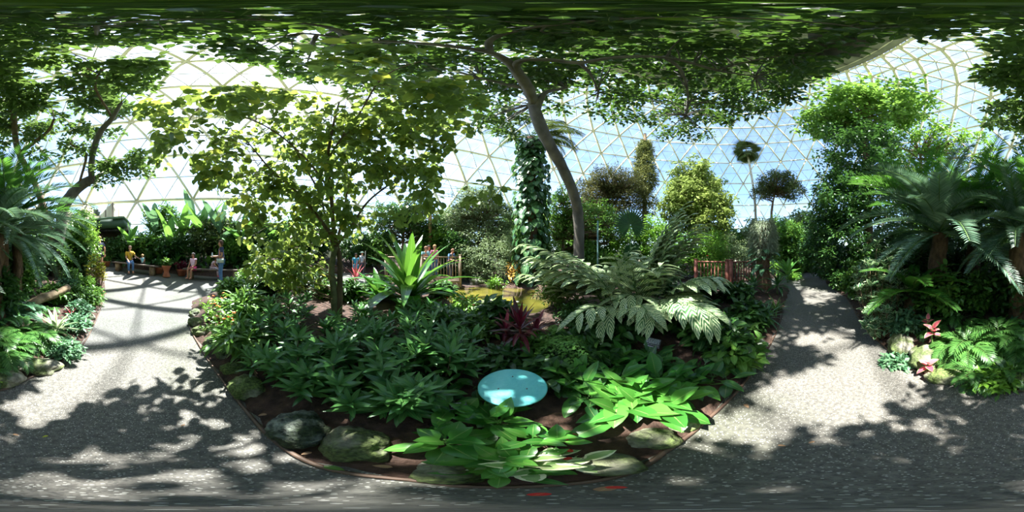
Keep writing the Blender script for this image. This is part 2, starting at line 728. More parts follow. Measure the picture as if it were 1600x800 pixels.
M['wood_dark'] = plain('dark_bench_wood', (72, 60, 52), (112, 94, 80), .7, 5, .3, stretch=(1, 6, 6))
M['wood_red'] = plain('red_brown_rail_wood', (120, 66, 50), (160, 96, 76), .7, 6, .3)
M['wood_grey'] = plain('weathered_rail_wood', (140, 118, 98), (178, 154, 130), .8, 6, .3)
M['log'] = plain('weathered_log', (104, 84, 62), (164, 142, 112), .9, 5, .7, bscale=16)
M['terracotta'] = plain('terracotta', (166, 92, 62), (192, 116, 84), .85, 5)
M['concrete'] = plain('pale_concrete', (176, 168, 144), (206, 198, 172), .9, 2, .2, stretch=(1, 1, .15))
M['cap'] = plain('grey_ceiling_concrete', (96, 98, 90), (122, 122, 112), .9, 1.2)
M['frame'] = plain('cream_frame', (196, 190, 166), (214, 208, 186), .7, 1)
M['mullion'] = plain('grey_mullion', (150, 150, 142), (172, 172, 162), .6, 1)
M['green_paint'] = plain('dark_green_fascia', (52, 74, 54), (66, 90, 66), .6, 2)
M['green_light'] = plain('green_trim', (96, 120, 92), None, .6)
M['black'] = plain('black_metal', (22, 22, 24), None, .5)
M['grey_metal'] = plain('grey_metal', (120, 124, 130), (150, 152, 156), .4, 8, metal=.6)
M['dark_wall'] = plain('dark_entrance_wall', (60, 50, 42), (84, 70, 58), .9, 4)
M['soil'] = plain('dark_soil', (44, 30, 24), (84, 62, 50), .95, 14, .8, bscale=40, detail=8)
M['grass_out'] = plain('outside_lawn', (90, 116, 60), (120, 140, 80), .95, .5)
M['edging'] = plain('brown_metal_edging', (70, 52, 44), (110, 88, 72), .6, 5)
M['rock'] = rock_mat('grey_rock', (74, 72, 62), (158, 154, 138), (98, 112, 62), .7)
M['rock_pale'] = rock_mat('pale_mossy_rock', (84, 84, 66), (186, 182, 158), (110, 128, 66), .8)
M['rock_dark'] = rock_mat('dark_pitted_rock', (38, 42, 40), (136, 144, 132), (58, 72, 44), .6, 5.0)
M['skin'] = plain('skin', (206, 152, 124), None, .5)
M['skin_tan'] = plain('tan_skin', (180, 124, 94), None, .5)


def aggregate_mat():
    m, t, out = new_mat('exposed_aggregate_path')
    b = N(t, 'ShaderNodeBsdfPrincipled')
    b.inputs['Roughness'].default_value = .8
    tc = N(t, 'ShaderNodeTexCoord')
    big = N(t, 'ShaderNodeTexNoise')
    big.inputs['Scale'].default_value = .55
    big.inputs['Detail'].default_value = 5
    t.links.new(tc.outputs['Object'], big.inputs['Vector'])
    base = ramp(t, big.outputs[0], [(.36, srgb(88, 89, 76)), (.5, srgb(101, 98, 92)), (.68, srgb(112, 107, 100))])
    n2 = N(t, 'ShaderNodeTexNoise')
    n2.inputs['Scale'].default_value = 34
    n2.inputs['Detail'].default_value = 3
    t.links.new(tc.outputs['Object'], n2.inputs['Vector'])
    g = ramp(t, n2.outputs[0], [(.35, (.62, .62, .62, 1)), (.65, (1.1, 1.1, 1.1, 1))])
    base = mixc(t, 1.0, base, g, 'MULTIPLY')
    vo = N(t, 'ShaderNodeTexVoronoi')
    vo.inputs['Scale'].default_value = 120
    t.links.new(tc.outputs['Object'], vo.inputs['Vector'])
    sv = N(t, 'ShaderNodeSeparateColor')
    t.links.new(vo.outputs['Color'], sv.inputs[0])
    near = math_n(t, 'LESS_THAN', vo.outputs['Distance'], .42)
    pale = math_n(t, 'MULTIPLY', near, math_n(t, 'GREATER_THAN', sv.outputs[0], .8))
    dark = math_n(t, 'MULTIPLY', near, math_n(t, 'LESS_THAN', sv.outputs[0], .25))
    base = mixc(t, math_n(t, 'MULTIPLY', pale, .6), base, srgb(186, 184, 176))
    base = mixc(t, math_n(t, 'MULTIPLY', dark, .6), base, srgb(60, 60, 58))
    t.links.new(base, b.inputs['Base Color'])
    bp = N(t, 'ShaderNodeBump')
    bp.inputs['Strength'].default_value = .35
    bp.inputs['Distance'].default_value = .01
    t.links.new(vo.outputs['Distance'], bp.inputs['Height'])
    t.links.new(bp.outputs[0], b.inputs['Normal'])
    t.links.new(b.outputs[0], out.inputs[0])
    return m


def glass_mat():
    m, t, out = new_mat('dome_glass')
    tr = N(t, 'ShaderNodeBsdfTransparent')
    geo = N(t, 'ShaderNodeNewGeometry')
    tint = ramp(t, geo.outputs['Random Per Island'], [(0, (.74, .84, .93, 1)), (.5, (.84, .91, .96, 1)), (1, (.93, .96, .95, 1))])
    t.links.new(tint, tr.inputs[0])
    tl = N(t, 'ShaderNodeBsdfTranslucent')
    tl.inputs[0].default_value = (.75, .8, .86, 1)
    gl = N(t, 'ShaderNodeBsdfGlossy')
    gl.inputs['Roughness'].default_value = .08
    tc = N(t, 'ShaderNodeTexCoord')
    nz = N(t, 'ShaderNodeTexNoise')
    nz.inputs['Scale'].default_value = .8
    nz.inputs['Detail'].default_value = 6
    t.links.new(tc.outputs['Object'], nz.inputs['Vector'])
    f = ramp(t, nz.outputs[0], [(.35, (.02, .02, .02, 1)), (.7, (.09, .09, .09, 1))])
    m1 = N(t, 'ShaderNodeMixShader')
    t.links.new(f, m1.inputs[0])
    t.links.new(tr.outputs[0], m1.inputs[1])
    t.links.new(tl.outputs[0], m1.inputs[2])
    m2 = N(t, 'ShaderNodeMixShader')
    m2.inputs[0].default_value = .03
    t.links.new(m1.outputs[0], m2.inputs[1])
    t.links.new(gl.outputs[0], m2.inputs[2])
    t.links.new(m2.outputs[0], out.inputs[0])
    return m


def water_mat():
    m, t, out = new_mat('pond_water')
    b = N(t, 'ShaderNodeBsdfPrincipled')
    tc = N(t, 'ShaderNodeTexCoord')
    nz = N(t, 'ShaderNodeTexNoise')
    nz.inputs['Scale'].default_value = 1.1
    nz.inputs['Detail'].default_value = 4
    t.links.new(tc.outputs['Object'], nz.inputs['Vector'])
    col = ramp(t, nz.outputs[0], [(.3, srgb(70, 74, 34)), (.55, srgb(118, 110, 44)), (.8, srgb(142, 132, 62))])
    t.links.new(col, b.inputs['Base Color'])
    b.inputs['Roughness'].default_value = .06
    b.inputs['Specular IOR Level'].default_value = .6
    n2 = N(t, 'ShaderNodeTexNoise')
    n2.inputs['Scale'].default_value = 9
    t.links.new(tc.outputs['Object'], n2.inputs['Vector'])
    bp = N(t, 'ShaderNodeBump')
    bp.inputs['Strength'].default_value = .12
    bp.inputs['Distance'].default_value = .03
    t.links.new(n2.outputs[0], bp.inputs['Height'])
    t.links.new(bp.outputs[0], b.inputs['Normal'])
    t.links.new(b.outputs[0], out.inputs[0])
    return m


M['path'] = aggregate_mat()
M['glass'] = glass_mat()
M['water'] = water_mat()
# ================================================================ SETTING
DC = Vector((7.5, 1.9, 0))                 # dome centre
DR, DZ0, DH = 21.5, 2.0, 24.96

# ---- path outline: outer edge and the island bed inside it
OUTER = [PX(1262, 13.6), PX(1275, 12.6), PX(1287, 9), PX(1292, 7.4), PX(1318, 5.2), PX(1333, 3.9), PX(1340, 3.3), G(1362, 522), G(1388, 548), G(1425, 578), G(1480, 598), G(1540, 611), G(1600, 611),
         G(45, 592), G(92, 568), G(130, 538), G(148, 505), G(158, 480), PX(163, 5.0), PX(163, 6.5), PX(158, 8.2), PX(150, 9.6), PX(147, 12.5), PX(172, 12.2), PX(178, 9.6),
         PX(215, 8.9), PX(262, 8.0), PX(300, 7.6), PX(380, 7.3), PX(450, 8.0), PX(560, 8.6), PX(680, 8.9), PX(800, 8.9), PX(900, 8.8), PX(1000, 8.4), PX(1100, 8.1), PX(1180, 8.7), PX(1222, 10.2), PX(1236, 13.6)]
INNER = [G(297, 505), G(300, 520), G(314, 545), G(345, 592), G(382, 640), G(430, 690), G(520, 735), G(640, 750), G(740, 761), G(870, 758), G(965, 745), G(1015, 724), G(1052, 698), G(1110, 652),
         G(1160, 603), G(1188, 562), G(1212, 522), PX(1228, 4.4), PX(1234, 6.2), PX(1226, 7.2), PX(1180, 6.3), PX(1100, 6.2), PX(1000, 6.4), PX(900, 6.9), PX(800, 7.2), PX(700, 6.9), PX(620, 6.7), PX(540, 6.4),
         PX(450, 6.1), PX(350, 5.7), PX(312, 4.9), G(300, 470)]
POND = [PX(708, 6.1), PX(760, 6.4), PX(830, 5.9), PX(858, 4.8), PX(850, 3.7), PX(815, 3.1), PX(770, 3.0), PX(735, 3.5), PX(705, 4.4)]


def smooth_poly(P, k=4):
    n = len(P)
    out = []
    for i in range(n):
        p0, p1, p2, p3 = [np.array(P[(i + j) % n]) for j in (-1, 0, 1, 2)]
        for j in range(k):
            t = j / k
            out.append(.5 * (2 * p1 + (p2 - p0) * t + (2 * p0 - 5 * p1 + 4 * p2 - p3) * t * t + (3 * p1 - p0 - 3 * p2 + p3) * t ** 3))
    return np.array(out)


OUT_P, IN_P, POND_P = smooth_poly(OUTER, 3), smooth_poly(INNER, 3), smooth_poly(POND, 4)


def sdist(P, X, Y):
    """Signed distance to a closed outline, positive inside."""
    A, B = P, np.roll(P, -1, axis=0)
    d2 = np.full(X.shape, 1e9)
    ins = np.zeros(X.shape, dtype=bool)
    for a, b in zip(A, B):
        e = b - a
        L2 = max(e @ e, 1e-9)
        t = np.clip(((X - a[0]) * e[0] + (Y - a[1]) * e[1]) / L2, 0, 1)
        d2 = np.minimum(d2, (X - a[0] - t * e[0]) ** 2 + (Y - a[1] - t * e[1]) ** 2)
        if a[1] != b[1]:
            c = ((a[1] > Y) != (b[1] > Y)) & (X < (b[0] - a[0]) * (Y - a[1]) / (b[1] - a[1]) + a[0])
            ins ^= c
    return np.where(ins, 1, -1) * np.sqrt(d2)


H0v = np.vectorize(H0)


def soil_h(X, Y):
    """Height of the planted ground; it dips under the paving and under the pond."""
    X, Y = np.atleast_1d(np.asarray(X, float)), np.atleast_1d(np.asarray(Y, float))
    dp = np.maximum(-sdist(OUT_P, X, Y), sdist(IN_P, X, Y))     # >0 in a bed
    dq = sdist(POND_P, X, Y)
    m = np.where(dp > 0, np.minimum(.16, dp * .45), -.06)
    m = m + np.where(dp > .4, np.minimum(.2, (dp - .4) * .06), 0)
    m = np.where(dq > -.35, np.minimum(m, .11 - (dq + .35) * .5), m)
    return H0v(X, Y) + m


def gz(x, y):
    return float(soil_h(x, y)[0])


def grid_mesh(name, xs, ys, zf, mat, keep):
    X, Y = np.meshgrid(xs, ys)
    Z = zf(X.ravel(), Y.ravel())
    K = keep(X.ravel(), Y.ravel())
    V = np.stack([X.ravel(), Y.ravel(), Z], 1)
    nx = len(xs)
    i, j = np.meshgrid(np.arange(nx - 1), np.arange(len(ys) - 1))
    a = (j * nx + i).ravel()
    q = np.stack([a, a + 1, a + nx + 1, a + nx], 1)
    q = q[K[q].all(1)]
    used = np.unique(q)
    rm = np.full(len(V), -1)
    rm[used] = np.arange(len(used))
    return MB().add((V[used], rm[q].ravel(), np.full(len(q), 4), None)).build(name, mat, smooth=True)


xs = np.concatenate([np.arange(-15, -4, .25), np.arange(-4, 4, .09), np.arange(4, 29.6, .3)])
ys = np.concatenate([np.arange(-20.5, -4, .3), np.arange(-4, 4, .09), np.arange(4, 24, .3)])
in_dome = lambda X, Y: np.hypot(X - DC.x, Y - DC.y) < DR + .1
soil = grid_mesh('ground_soil', xs, ys, soil_h, M['soil'], in_dome)
soil['kind'] = 'structure'
xf = np.concatenate([np.arange(-12, 13, .25)])
pathm = grid_mesh('floor', np.arange(-12, 15, .25), np.arange(-12, 12, .25), lambda X, Y: H0v(X, Y),
                  M['path'], lambda X, Y: (sdist(OUT_P, X, Y) > -.5) & (sdist(IN_P, X, Y) < .5))
pathm['kind'] = 'structure'
tag(pathm, 'grey speckled aggregate path looping round the planted island', None)

# outside ground
b = MB()
n = 48
V = [(DC.x + r * math.cos(2 * pi * k / n), DC.y + r * math.sin(2 * pi * k / n), z) for r, z in ((DR - .2, -.1), (80, -.3)) for k in range(n)]
L = []
for k in range(n):
    L += [k, n + k, n + (k + 1) % n, (k + 1) % n]
o = b.add((V, L, [4] * n, None)).build('ground_outside', M['grass_out'])
o['kind'] = 'structure'

# ---- pond
b = MB()
c = POND_P.mean(0)
ring = c + (POND_P - c) * 1.03
V = [(c[0], c[1], .055)] + [(p[0], p[1], .055) for p in ring] + [(p[0], p[1], -.05) for p in ring]
n = len(ring)
L, T = [], []
for k in range(n):
    L += [0, 1 + k, 1 + (k + 1) % n]
    T.append(3)
for k in range(n):
    L += [1 + k, 1 + n + k, 1 + n + (k + 1) % n, 1 + (k + 1) % n]
    T.append(4)
o = b.add((V, L, T, None)).build('pond_water', M['water'])
tag(o, 'shallow pond of yellow-green water in the middle of the island bed', 'pond', kind='structure')

# ---- metal edging along both kerbs
def edging(name, pts, label):
    path = [Vector((p[0], p[1], H0(p[0], p[1]) + .012)) for p in pts]
    o = MB().add(tube(path, .013, 6)).build(name, M['edging'], smooth=True)
    o['kind'] = 'structure'
    tag(o, label, None)


edging('trim_1', IN_P[:17 * 3], 'thin brown metal edging strip round the island bed')
edging('trim_2', OUT_P[3 * 3:20 * 3], 'thin brown metal edging strip along the outer bed')

# ---- dome
def dome_pt(th, z_t):
    z, r = z_t
    return Vector((DC.x + r * math.sin(th), DC.y + r * math.cos(th), z))


NM = 28
rows = []
t = 0.0
while True:
    r = DR * math.cos(t)
    z = DZ0 + DH * math.sin(t)
    rows.append((z, r))
    if r <= 7.3:
        break
    edge = 2 * pi * r / NM
    want = .866 * edge
    dt = 0
    while True:
        dt += .002
        rr, zz = DR * math.cos(t + dt), DZ0 + DH * math.sin(t + dt)
        if math.hypot(rr - r, zz - z) >= want or rr < 7.0:
            break
    t += dt
NR = len(rows)


def node(i, k):
    return dome_pt(2 * pi * (k + .5 * (i % 2)) / NM, rows[i])


fr, mu, gl = MB(), MB(), MB()
PANEL_K = set()


def inward(p):
    return (Vector((DC.x, DC.y, 6)) - p).normalized()


def wall_panel_dir(p):
    a = math.degrees(math.atan2(p.x, p.y))
    return -158 < a < -136


for i in range(NR):
    for k in range(NM):
        a = node(i, k)
        b_ = node(i, k + 1)
        up = inward((a + b_) / 2)
        fr.add(bar(a, b_, .17, .34, up))
        if i < NR - 1:
            if i % 2 == 0:
                u1, u2 = node(i + 1, k), node(i + 1, k - 1)
            else:
                u1, u2 = node(i + 1, k + 1), node(i + 1, k)
            fr.add(bar(a, u1, .17, .34, inward(a)))
            fr.add(bar(a, u2, .17, .34, inward(a)))
            for tri in ((a, b_, u1), (a, u1, u2)):
                m = [(tri[0] + tri[1]) / 2, (tri[1] + tri[2]) / 2, (tri[2] + tri[0]) / 2]
                up = inward(m[0])
                for q in range(3):
                    mu.add(bar(m[q], m[(q + 1) % 3], .05, .12, up))
                outw = [v - up * .08 for v in tri]
                gl.add(([list(v) for v in outw], [0, 1, 2], [3], None))
o = fr.build('wall_dome_frame', M['frame'])
tag(o, 'cream geodesic frame of large triangles forming the dome', None, kind='structure')
o = mu.build('wall_dome_mullion', M['mullion'])
tag(o, 'thin glazing bars dividing each dome triangle in four', None, kind='structure')
o = gl.build('window_1', M['glass'])
tag(o, 'pale blue triangular dome glazing', None, kind='structure')
# zigzag concrete gables above the entrance
prof_ = [(97, 317), (117, 336), (136, 317), (156, 336), (176, 316), (197, 337)]
V, L, T = [], [], []
for px, y in prof_:
    for dr in (0, .2):
        p = at(px, y, 13.0 + dr)
        q = Vector(PX(px, 13.0 + dr)).to_3d()
        V += [(p.x, p.y, p.z), (q.x, q.y, .8)]
for k in range(len(prof_) - 1):
    a, b_ = k * 4, k * 4 + 4
    for f in ((a, a + 1, b_ + 1, b_), (a + 2, b_ + 2, b_ + 3, a + 3), (a, b_, b_ + 2, a + 2)):
        L += list(f)
        T.append(4)
for f in ((0, 2, 3, 1), (len(V) - 4, len(V) - 3, len(V) - 1, len(V) - 2)):
    L += list(f)
    T.append(4)
o = MB().add((V, L, T, None)).build('wall_entrance_gable', M['concrete'])
tag(o, 'pale stained concrete gables above the entrance', None, kind='structure')
b = MB()
for px in (117, 136, 156, 176, 165, 186):
    y = np.interp(px, [q[0] for q in prof_], [q[1] for q in prof_])
    p = at(px, y, 12.97)
    b.add(bar((p.x, p.y, .9), (p.x, p.y, p.z - .05), .05, .05))
o = b.build('wall_gable_seams', M['edging'])
o['kind'] = 'structure'

# cap disc with ribs and rim
zc, rc = rows[-1]
b = MB()
b.add(lathe([(0.01, 1.9), (rc * .5, 1.6), (rc + .35, .35), (rc + .35, -.35), (rc - .1, -.35), (rc - .1, 0), (0.01, .0)], 56, (DC.x, DC.y, zc)))
o = b.build('ceiling_dome_cap', M['cap'])
tag(o, 'grey round concrete cap closing the top of the dome', None, kind='structure')
b = MB()
for k in range(NM):
    a = 2 * pi * k / NM
    d = Vector((math.sin(a), math.cos(a), 0))
    b.add(bar(Vector((DC.x, DC.y, zc - .06)) + d * 1.5, Vector((DC.x, DC.y, zc - .06)) + d * (rc - .1), .1, .14))
for rr in (1.5, 3.4, 5.3):
    b.add(tube([(DC.x + rr * math.cos(2 * pi * k / 48), DC.y + rr * math.sin(2 * pi * k / 48), zc - .06) for k in range(49)], .06, 5))
o = b.build('ceiling_cap_ribs', M['cap'])
o['kind'] = 'structure'
# base wall
n = 84
V, L = [], []
for r, z in ((DR + .25, -.3), (DR + .25, DZ0), (DR - .25, DZ0), (DR - .25, -.3)):
    V += [(DC.x + r * math.cos(2 * pi * k / n), DC.y + r * math.sin(2 * pi * k / n), z) for k in range(n)]
for q in range(3):
    for k in range(n):
        L += [q * n + k, q * n + (k + 1) % n, (q + 1) * n + (k + 1) % n, (q + 1) * n + k]
o = MB().add((V, L, [4] * (3 * n), None)).build('wall_base_ring', M['concrete'])
tag(o, 'low pale concrete ring wall under the dome glazing', None, kind='structure')
# ================================================================ PLANT BUILDERS
def ground(px, r):
    x, y = PX(px, r)
    return Vector((x, y, gz(x, y)))


def limbs(parent, paths, mat, n=8, name='trunk', wob=.25, k=6):
    b = MB()
    for pts, rad in paths:
        P = cat_rom([Vector(p) - Vector(parent.location) for p in pts], k)
        b.add(tube(P, rad, n, wob))
    return b.build(name, mat, parent, smooth=True)


def twigs_to(parent, centres, path_pts, mat, rad=.012, name='twig', sag=.0, frac=1.0, wob=.15):
    """Thin twigs from each leaf clump to the nearest point of the limbs."""
    b = MB()
    PP = np.array([list(p) for p in path_pts])
    off = Vector(parent.location)
    for c in centres:
        if RND.random() > frac:
            continue
        c = Vector(c)
        d = np.linalg.norm(PP - np.array(c) + np.array([0, 0, .3]), axis=1)
        p = Vector(PP[int(d.argmin())])
        mid = p.lerp(c, .5) + Vector((RND.uniform(-wob, wob), RND.uniform(-wob, wob), RND.uniform(-wob, wob) - sag))
        L = (c - p).length
        b.add(tube([q - off for q in cat_rom([p, mid, c], 3)], [rad * (1 + L * .35), rad * .4], 4))
    if b.n:
        return b.build(name, mat, parent, smooth=True)


def ellipsoid_pts(c, s, n, shell=.5, rng=NP, zmin=None):
    d = rng.normal(size=(n, 3))
    d /= np.linalg.norm(d, axis=1, keepdims=True)
    rr = shell + (1 - shell) * rng.random((n, 1)) ** .5
    ph = rng.random(3) * 6
    lump = 1 + .16 * np.sin(d[:, :1] * 4 + ph[0]) * np.cos(d[:, 1:2] * 4 + ph[1]) + .14 * np.sin(d[:, 2:] * 5 + d[:, :1] * 3 + ph[2]) + .1 * rng.normal(size=(n, 1))
    q = d * rr * lump * np.array(s)
    if zmin is not None:
        q[:, 2] = np.maximum(q[:, 2], zmin + .1 * rng.random(n))
    return q + np.array(c)


def shrub(name, label, cat, px, r, h, w, mat, tpl=T_OVATE, size=.1, ncl=40, nper=12, clr=.16, stems=5, group=None, z0=None, shell=.35, depth=None, stemmat='stem_brown', base=None, flat=.7, out=.7):
    ncl = int(ncl)
    loc = base if base is not None else ground(px, r)
    t = thing(name, label, cat, loc, 0, group)
    d = depth or w
    a = -az(px)
    C = ellipsoid_pts((0, 0, h * .55), (w / 2, d / 2, h * .47), ncl, shell)
    ca, sa = math.cos(a), math.sin(a)
    C[:, :2] = C[:, :2] @ np.array([[ca, sa], [-sa, ca]])
    C[:, 2] = np.maximum(C[:, 2], .04)
    MB().add(clusters(C, clr, nper, tpl, size, flat=flat, outward=out)).build('foliage', M[mat], t)
    b = MB()
    for k in range(stems):
        e = C[RND.randrange(len(C))]
        b.add(tube(cat_rom([(0, 0, -.05), (e[0] * .4, e[1] * .4, e[2] * .5), tuple(e)], 3), [.018 * max(.5, h), .006], 5))
    b.build('stem', M[stemmat], t, smooth=True)
    return t


def crown_tree(name, label, px, r, base_r, trunk_pts, rads, ells, mat, tpl, size, nper, clr, bark='bark_brown', group=None, flat=.7, ncl_scale=1.7, twig=.5):
    """A tree given by its trunk line and the ellipsoids of its crown: (centre, radii, clump count)."""
    loc = ground(px, base_r)
    t = thing(name, label, 'tree', loc, 0, group)
    P = [loc + Vector((0, 0, -.1))] + [Vector(p) for p in trunk_pts]
    limbs(t, [(P, rads)], M[bark])
    pts = cat_rom(P, 5)
    pts = pts[len(pts) // 3:]
    C = np.concatenate([ellipsoid_pts(c, s, int(n * ncl_scale), .45) for c, s, n in ells])
    Cl = C - np.array(loc)
    MB().add(clusters(Cl, clr, nper, tpl, size, flat=flat)).build('foliage', M[mat], t)
    twigs_to(t, C, pts, M[bark], .012 + size * .05, 'branch', frac=twig)
    return t


def frond_blk(L=1.2, e0=.9, bend=1.2, n=40, ll=.16, tpl=T_DIAN, ang=1.15, vee=.35, start=.12, prof=None, tipf=.35, rad=.008, side=0.0):
    steps = 14
    P, Tn = [Vector((0, 0, 0))], []
    e = e0
    for i in range(steps):
        u = (i + .5) / steps
        e = e0 - bend * u ** 1.25
        d = Vector((math.cos(e), side * u, math.sin(e)))
        P.append(P[-1] + d * (L / steps))
    rach = tube(P, [rad, rad * .35], 5)
    pos, X, U, S = [], [], [], []
    A = np.array([list(p) for p in P])
    for i in range(n):
        u = start + (1 - start) * (i + .5) / n
        f = u * steps
        k = min(int(f), steps - 1)
        p = P[k].lerp(P[k + 1], f - k)
        tn = (P[k + 1] - P[k]).normalized()
        sd = Vector((0, 1, 0))
        nr = tn.cross(sd).normalized() * -1
        if nr.z < 0 and abs(tn.z) < .9:
            nr = -nr
        q = (u - start) / (1 - start)
        w = (min(1, .35 + q * 3.5) * (1 - (1 - tipf) * q ** 2.2)) if prof is None else prof(q)
        an = ang * (1 - .45 * q)
        for sgn in (1, -1):
            d = tn * math.cos(an) + sd * (sgn * math.sin(an)) + nr * (vee + RND.uniform(-.06, .06))
            pos.append(p)
            X.append(d)
            U.append(nr + tn * -.1 + sd * (sgn * -.25))
            S.append(ll * w * RND.uniform(.93, 1.05))
    return rach, inst(tpl, pos, X, U, np.array(S))


def frond_mesh(name, mat, rmat='stem', **kw):
    ra, lf = frond_blk(**kw)
    o = MB().add(lf, 0).add(ra, 1).build(name, [M[mat], M[rmat]])
    me = o.data
    bpy.data.objects.remove(o)
    return me


def part_from(me, name, parent, loc=(0, 0, 0), rot=(0, 0, 0), s=1.0):
    o = bpy.data.objects.new(name, me)
    COL.objects.link(o)
    o.parent = parent
    o.location = loc
    o.rotation_euler = rot
    o.scale = (s, s, s)
    return o


FM = {}
for k, (e0, bd) in enumerate([(1.25, 1.5), (.95, 1.4), (.6, 1.2), (.25, 1.0), (-.15, .8)]):
    FM['cycad', k] = frond_mesh('cycad_frond', 'cycad', L=1.0, e0=e0, bend=bd, n=60, ll=.17, tpl=T_DIAN if 0 else tpl_diamond(.09, .01), ang=1.2, vee=.35, start=.1, rad=.007)
    FM['green', k] = frond_mesh('cycad_green_frond', 'cycad_green', L=1.0, e0=e0, bend=bd * .8, n=56, ll=.19, tpl=tpl_diamond(.1, .01), ang=1.1, vee=.3, start=.1, rad=.006)
    FM['palm', k] = frond_mesh('palm_frond', 'palm', L=1.0, e0=e0, bend=bd * 1.25, n=44, ll=.26, tpl=tpl_diamond(.08, .01), ang=1.0, vee=-.25, start=.15, rad=.009)
    FM['fern', k] = frond_mesh('fern_frond', 'fern', L=1.0, e0=e0, bend=bd * 1.3, n=21, ll=.27, tpl=tpl_leaf(.22, prof_lance, 3, .1, .5), ang=1.0, vee=0, start=.14, tipf=.2, rad=.007)
    FM['lobed', k] = frond_mesh('lobed_fern_frond', 'fern', L=1.0, e0=e0, bend=bd * 1.4, n=13, ll=.34, tpl=tpl_leaf(.22, prof_lance, 3, .1, .9), ang=.9, vee=0, start=.25, tipf=.4, rad=.008)
    FM['blue', k] = frond_mesh('blue_fern_frond', 'blue_fern', L=1.0, e0=e0, bend=bd * 1.3, n=22, ll=.24, tpl=tpl_leaf(.28, prof_lance, 3, .1, .5), ang=1.05, vee=0, start=.12, tipf=.2, rad=.007)


def frond_plant(name, label, cat, loc, kind, n, L, tiers=(0, 1, 2, 3), group=None, trunk=None, bark='bark_fibre', az0=None, spread=2 * pi, specific=None, part='frond', jitter=.25):
    t = thing(name, label, cat, loc, 0, group)
    top = Vector((0, 0, 0))
    if trunk:
        h, r0 = trunk
        P = [Vector((0, 0, -.05)), Vector((0.02, 0.03, h * .5)), Vector((0, 0, h))]
        MB().add(tube(cat_rom(P, 5), [r0 * 1.1, r0, r0 * .95], 12, .5)).build('trunk', M[bark], t, smooth=True)
        top = P[-1]
    g = 2.39996
    a = RND.random() * 6
    for i in range(n):
        k = tiers[int(i * len(tiers) / n)]
        a = a + g if az0 is None else az0 + spread * (((i * .618) % 1) - .5)
        part_from(FM[kind, k], part, t, top, (RND.uniform(-jitter, jitter) * .5, RND.uniform(-jitter, jitter) * .5, a), L * RND.uniform(.82, 1.1))
    for (aa, tilt, k, s) in specific or []:
        part_from(FM[kind, k], part, t, top, (0, tilt, aa), s)
    return t


def rosette(name, label, cat, loc, n, L, Wd, e=(1.4, .3), bend=(.6, 1.4), prof=prof_strap, mat='crinum', group=None, parts=False, fold=.3, seg=7, wavy=0.0, stalk=0.0, lv=.2, part='leaf', az0=None, spread=2 * pi, stem_mat='stem'):
    t = thing(name, label, cat, loc, 0, group)
    b = MB()
    a = RND.random() * 6
    if stalk:
        MB().add(tube(cat_rom([(0, 0, -.05), (.01, .01, stalk * .5), (0, 0, stalk)], 3), [L * .03 + .008, L * .02 + .006], 7)).build('stem', M[stem_mat], t, smooth=True)
    for i in range(n):
        f = i / max(1, n - 1)
        a = a + 2.39996 + RND.uniform(-.2, .2) if az0 is None else az0 + RND.uniform(-.5, .5) * spread
        blk = leaf_curve(L * RND.uniform(1 - lv, 1 + lv * .6), Wd * RND.uniform(.85, 1.12), e[0] + (e[1] - e[0]) * f + RND.uniform(-.1, .1), bend[0] + (bend[1] - bend[0]) * f + RND.uniform(-.15, .15), prof, seg, fold, wavy, RND.uniform(-.12, .12))
        blk = rotz(blk, a, off=(0, 0, stalk * (1 - .35 * f)))
        if parts:
            MB().add(blk).build(part, M[mat], t, smooth=True)
        else:
            b.add(blk)
    if not parts:
        b.build('foliage', M[mat], t, smooth=True)
    return t


def patch_plant(name, label, cat, loc, heads, w, d, L, Wd, mat, n=6, e=(1.3, .4), bend=(.7, 1.4), prof=prof_stalked, group=None, rot=0.0, hz=(0, .1), stems=True, seg=7, fold=.25, stem_mat='stem'):
    """A clump of several leaf rosettes on short stems that grow as one plant."""
    t = thing(name, label, cat, loc, rot, group)
    b, s = MB(), MB()
    zz = loc[2]
    for k in range(heads):
        a, q = RND.random() * 2 * pi, math.sqrt(RND.random())
        x, y = w / 2 * q * math.cos(a), d / 2 * q * math.sin(a)
        h = RND.uniform(*hz)
        s.add(tube([(0, 0, -.05), (x * .8, y * .8, -.01), (x, y, h + .02)], [.008, .008, .005], 5))
        a0 = RND.random() * 6
        m = max(3, int(n * RND.uniform(.8, 1.2)))
        for i in range(m):
            f = i / (m - 1)
            blk = leaf_curve(L * RND.uniform(.7, 1.1), Wd * RND.uniform(.8, 1.15), e[0] + (e[1] - e[0]) * f + RND.uniform(-.12, .12), bend[0] + (bend[1] - bend[0]) * f + RND.uniform(-.2, .2), prof, seg, fold, .04, RND.uniform(-.1, .1))
            b.add(rotz(blk, a0 + i * 2.4 + RND.uniform(-.2, .2), off=(x, y, h)))
    b.build('foliage', M[mat], t, smooth=True)
    if stems:
        s.build('stem', M[stem_mat], t, smooth=True)
    return t


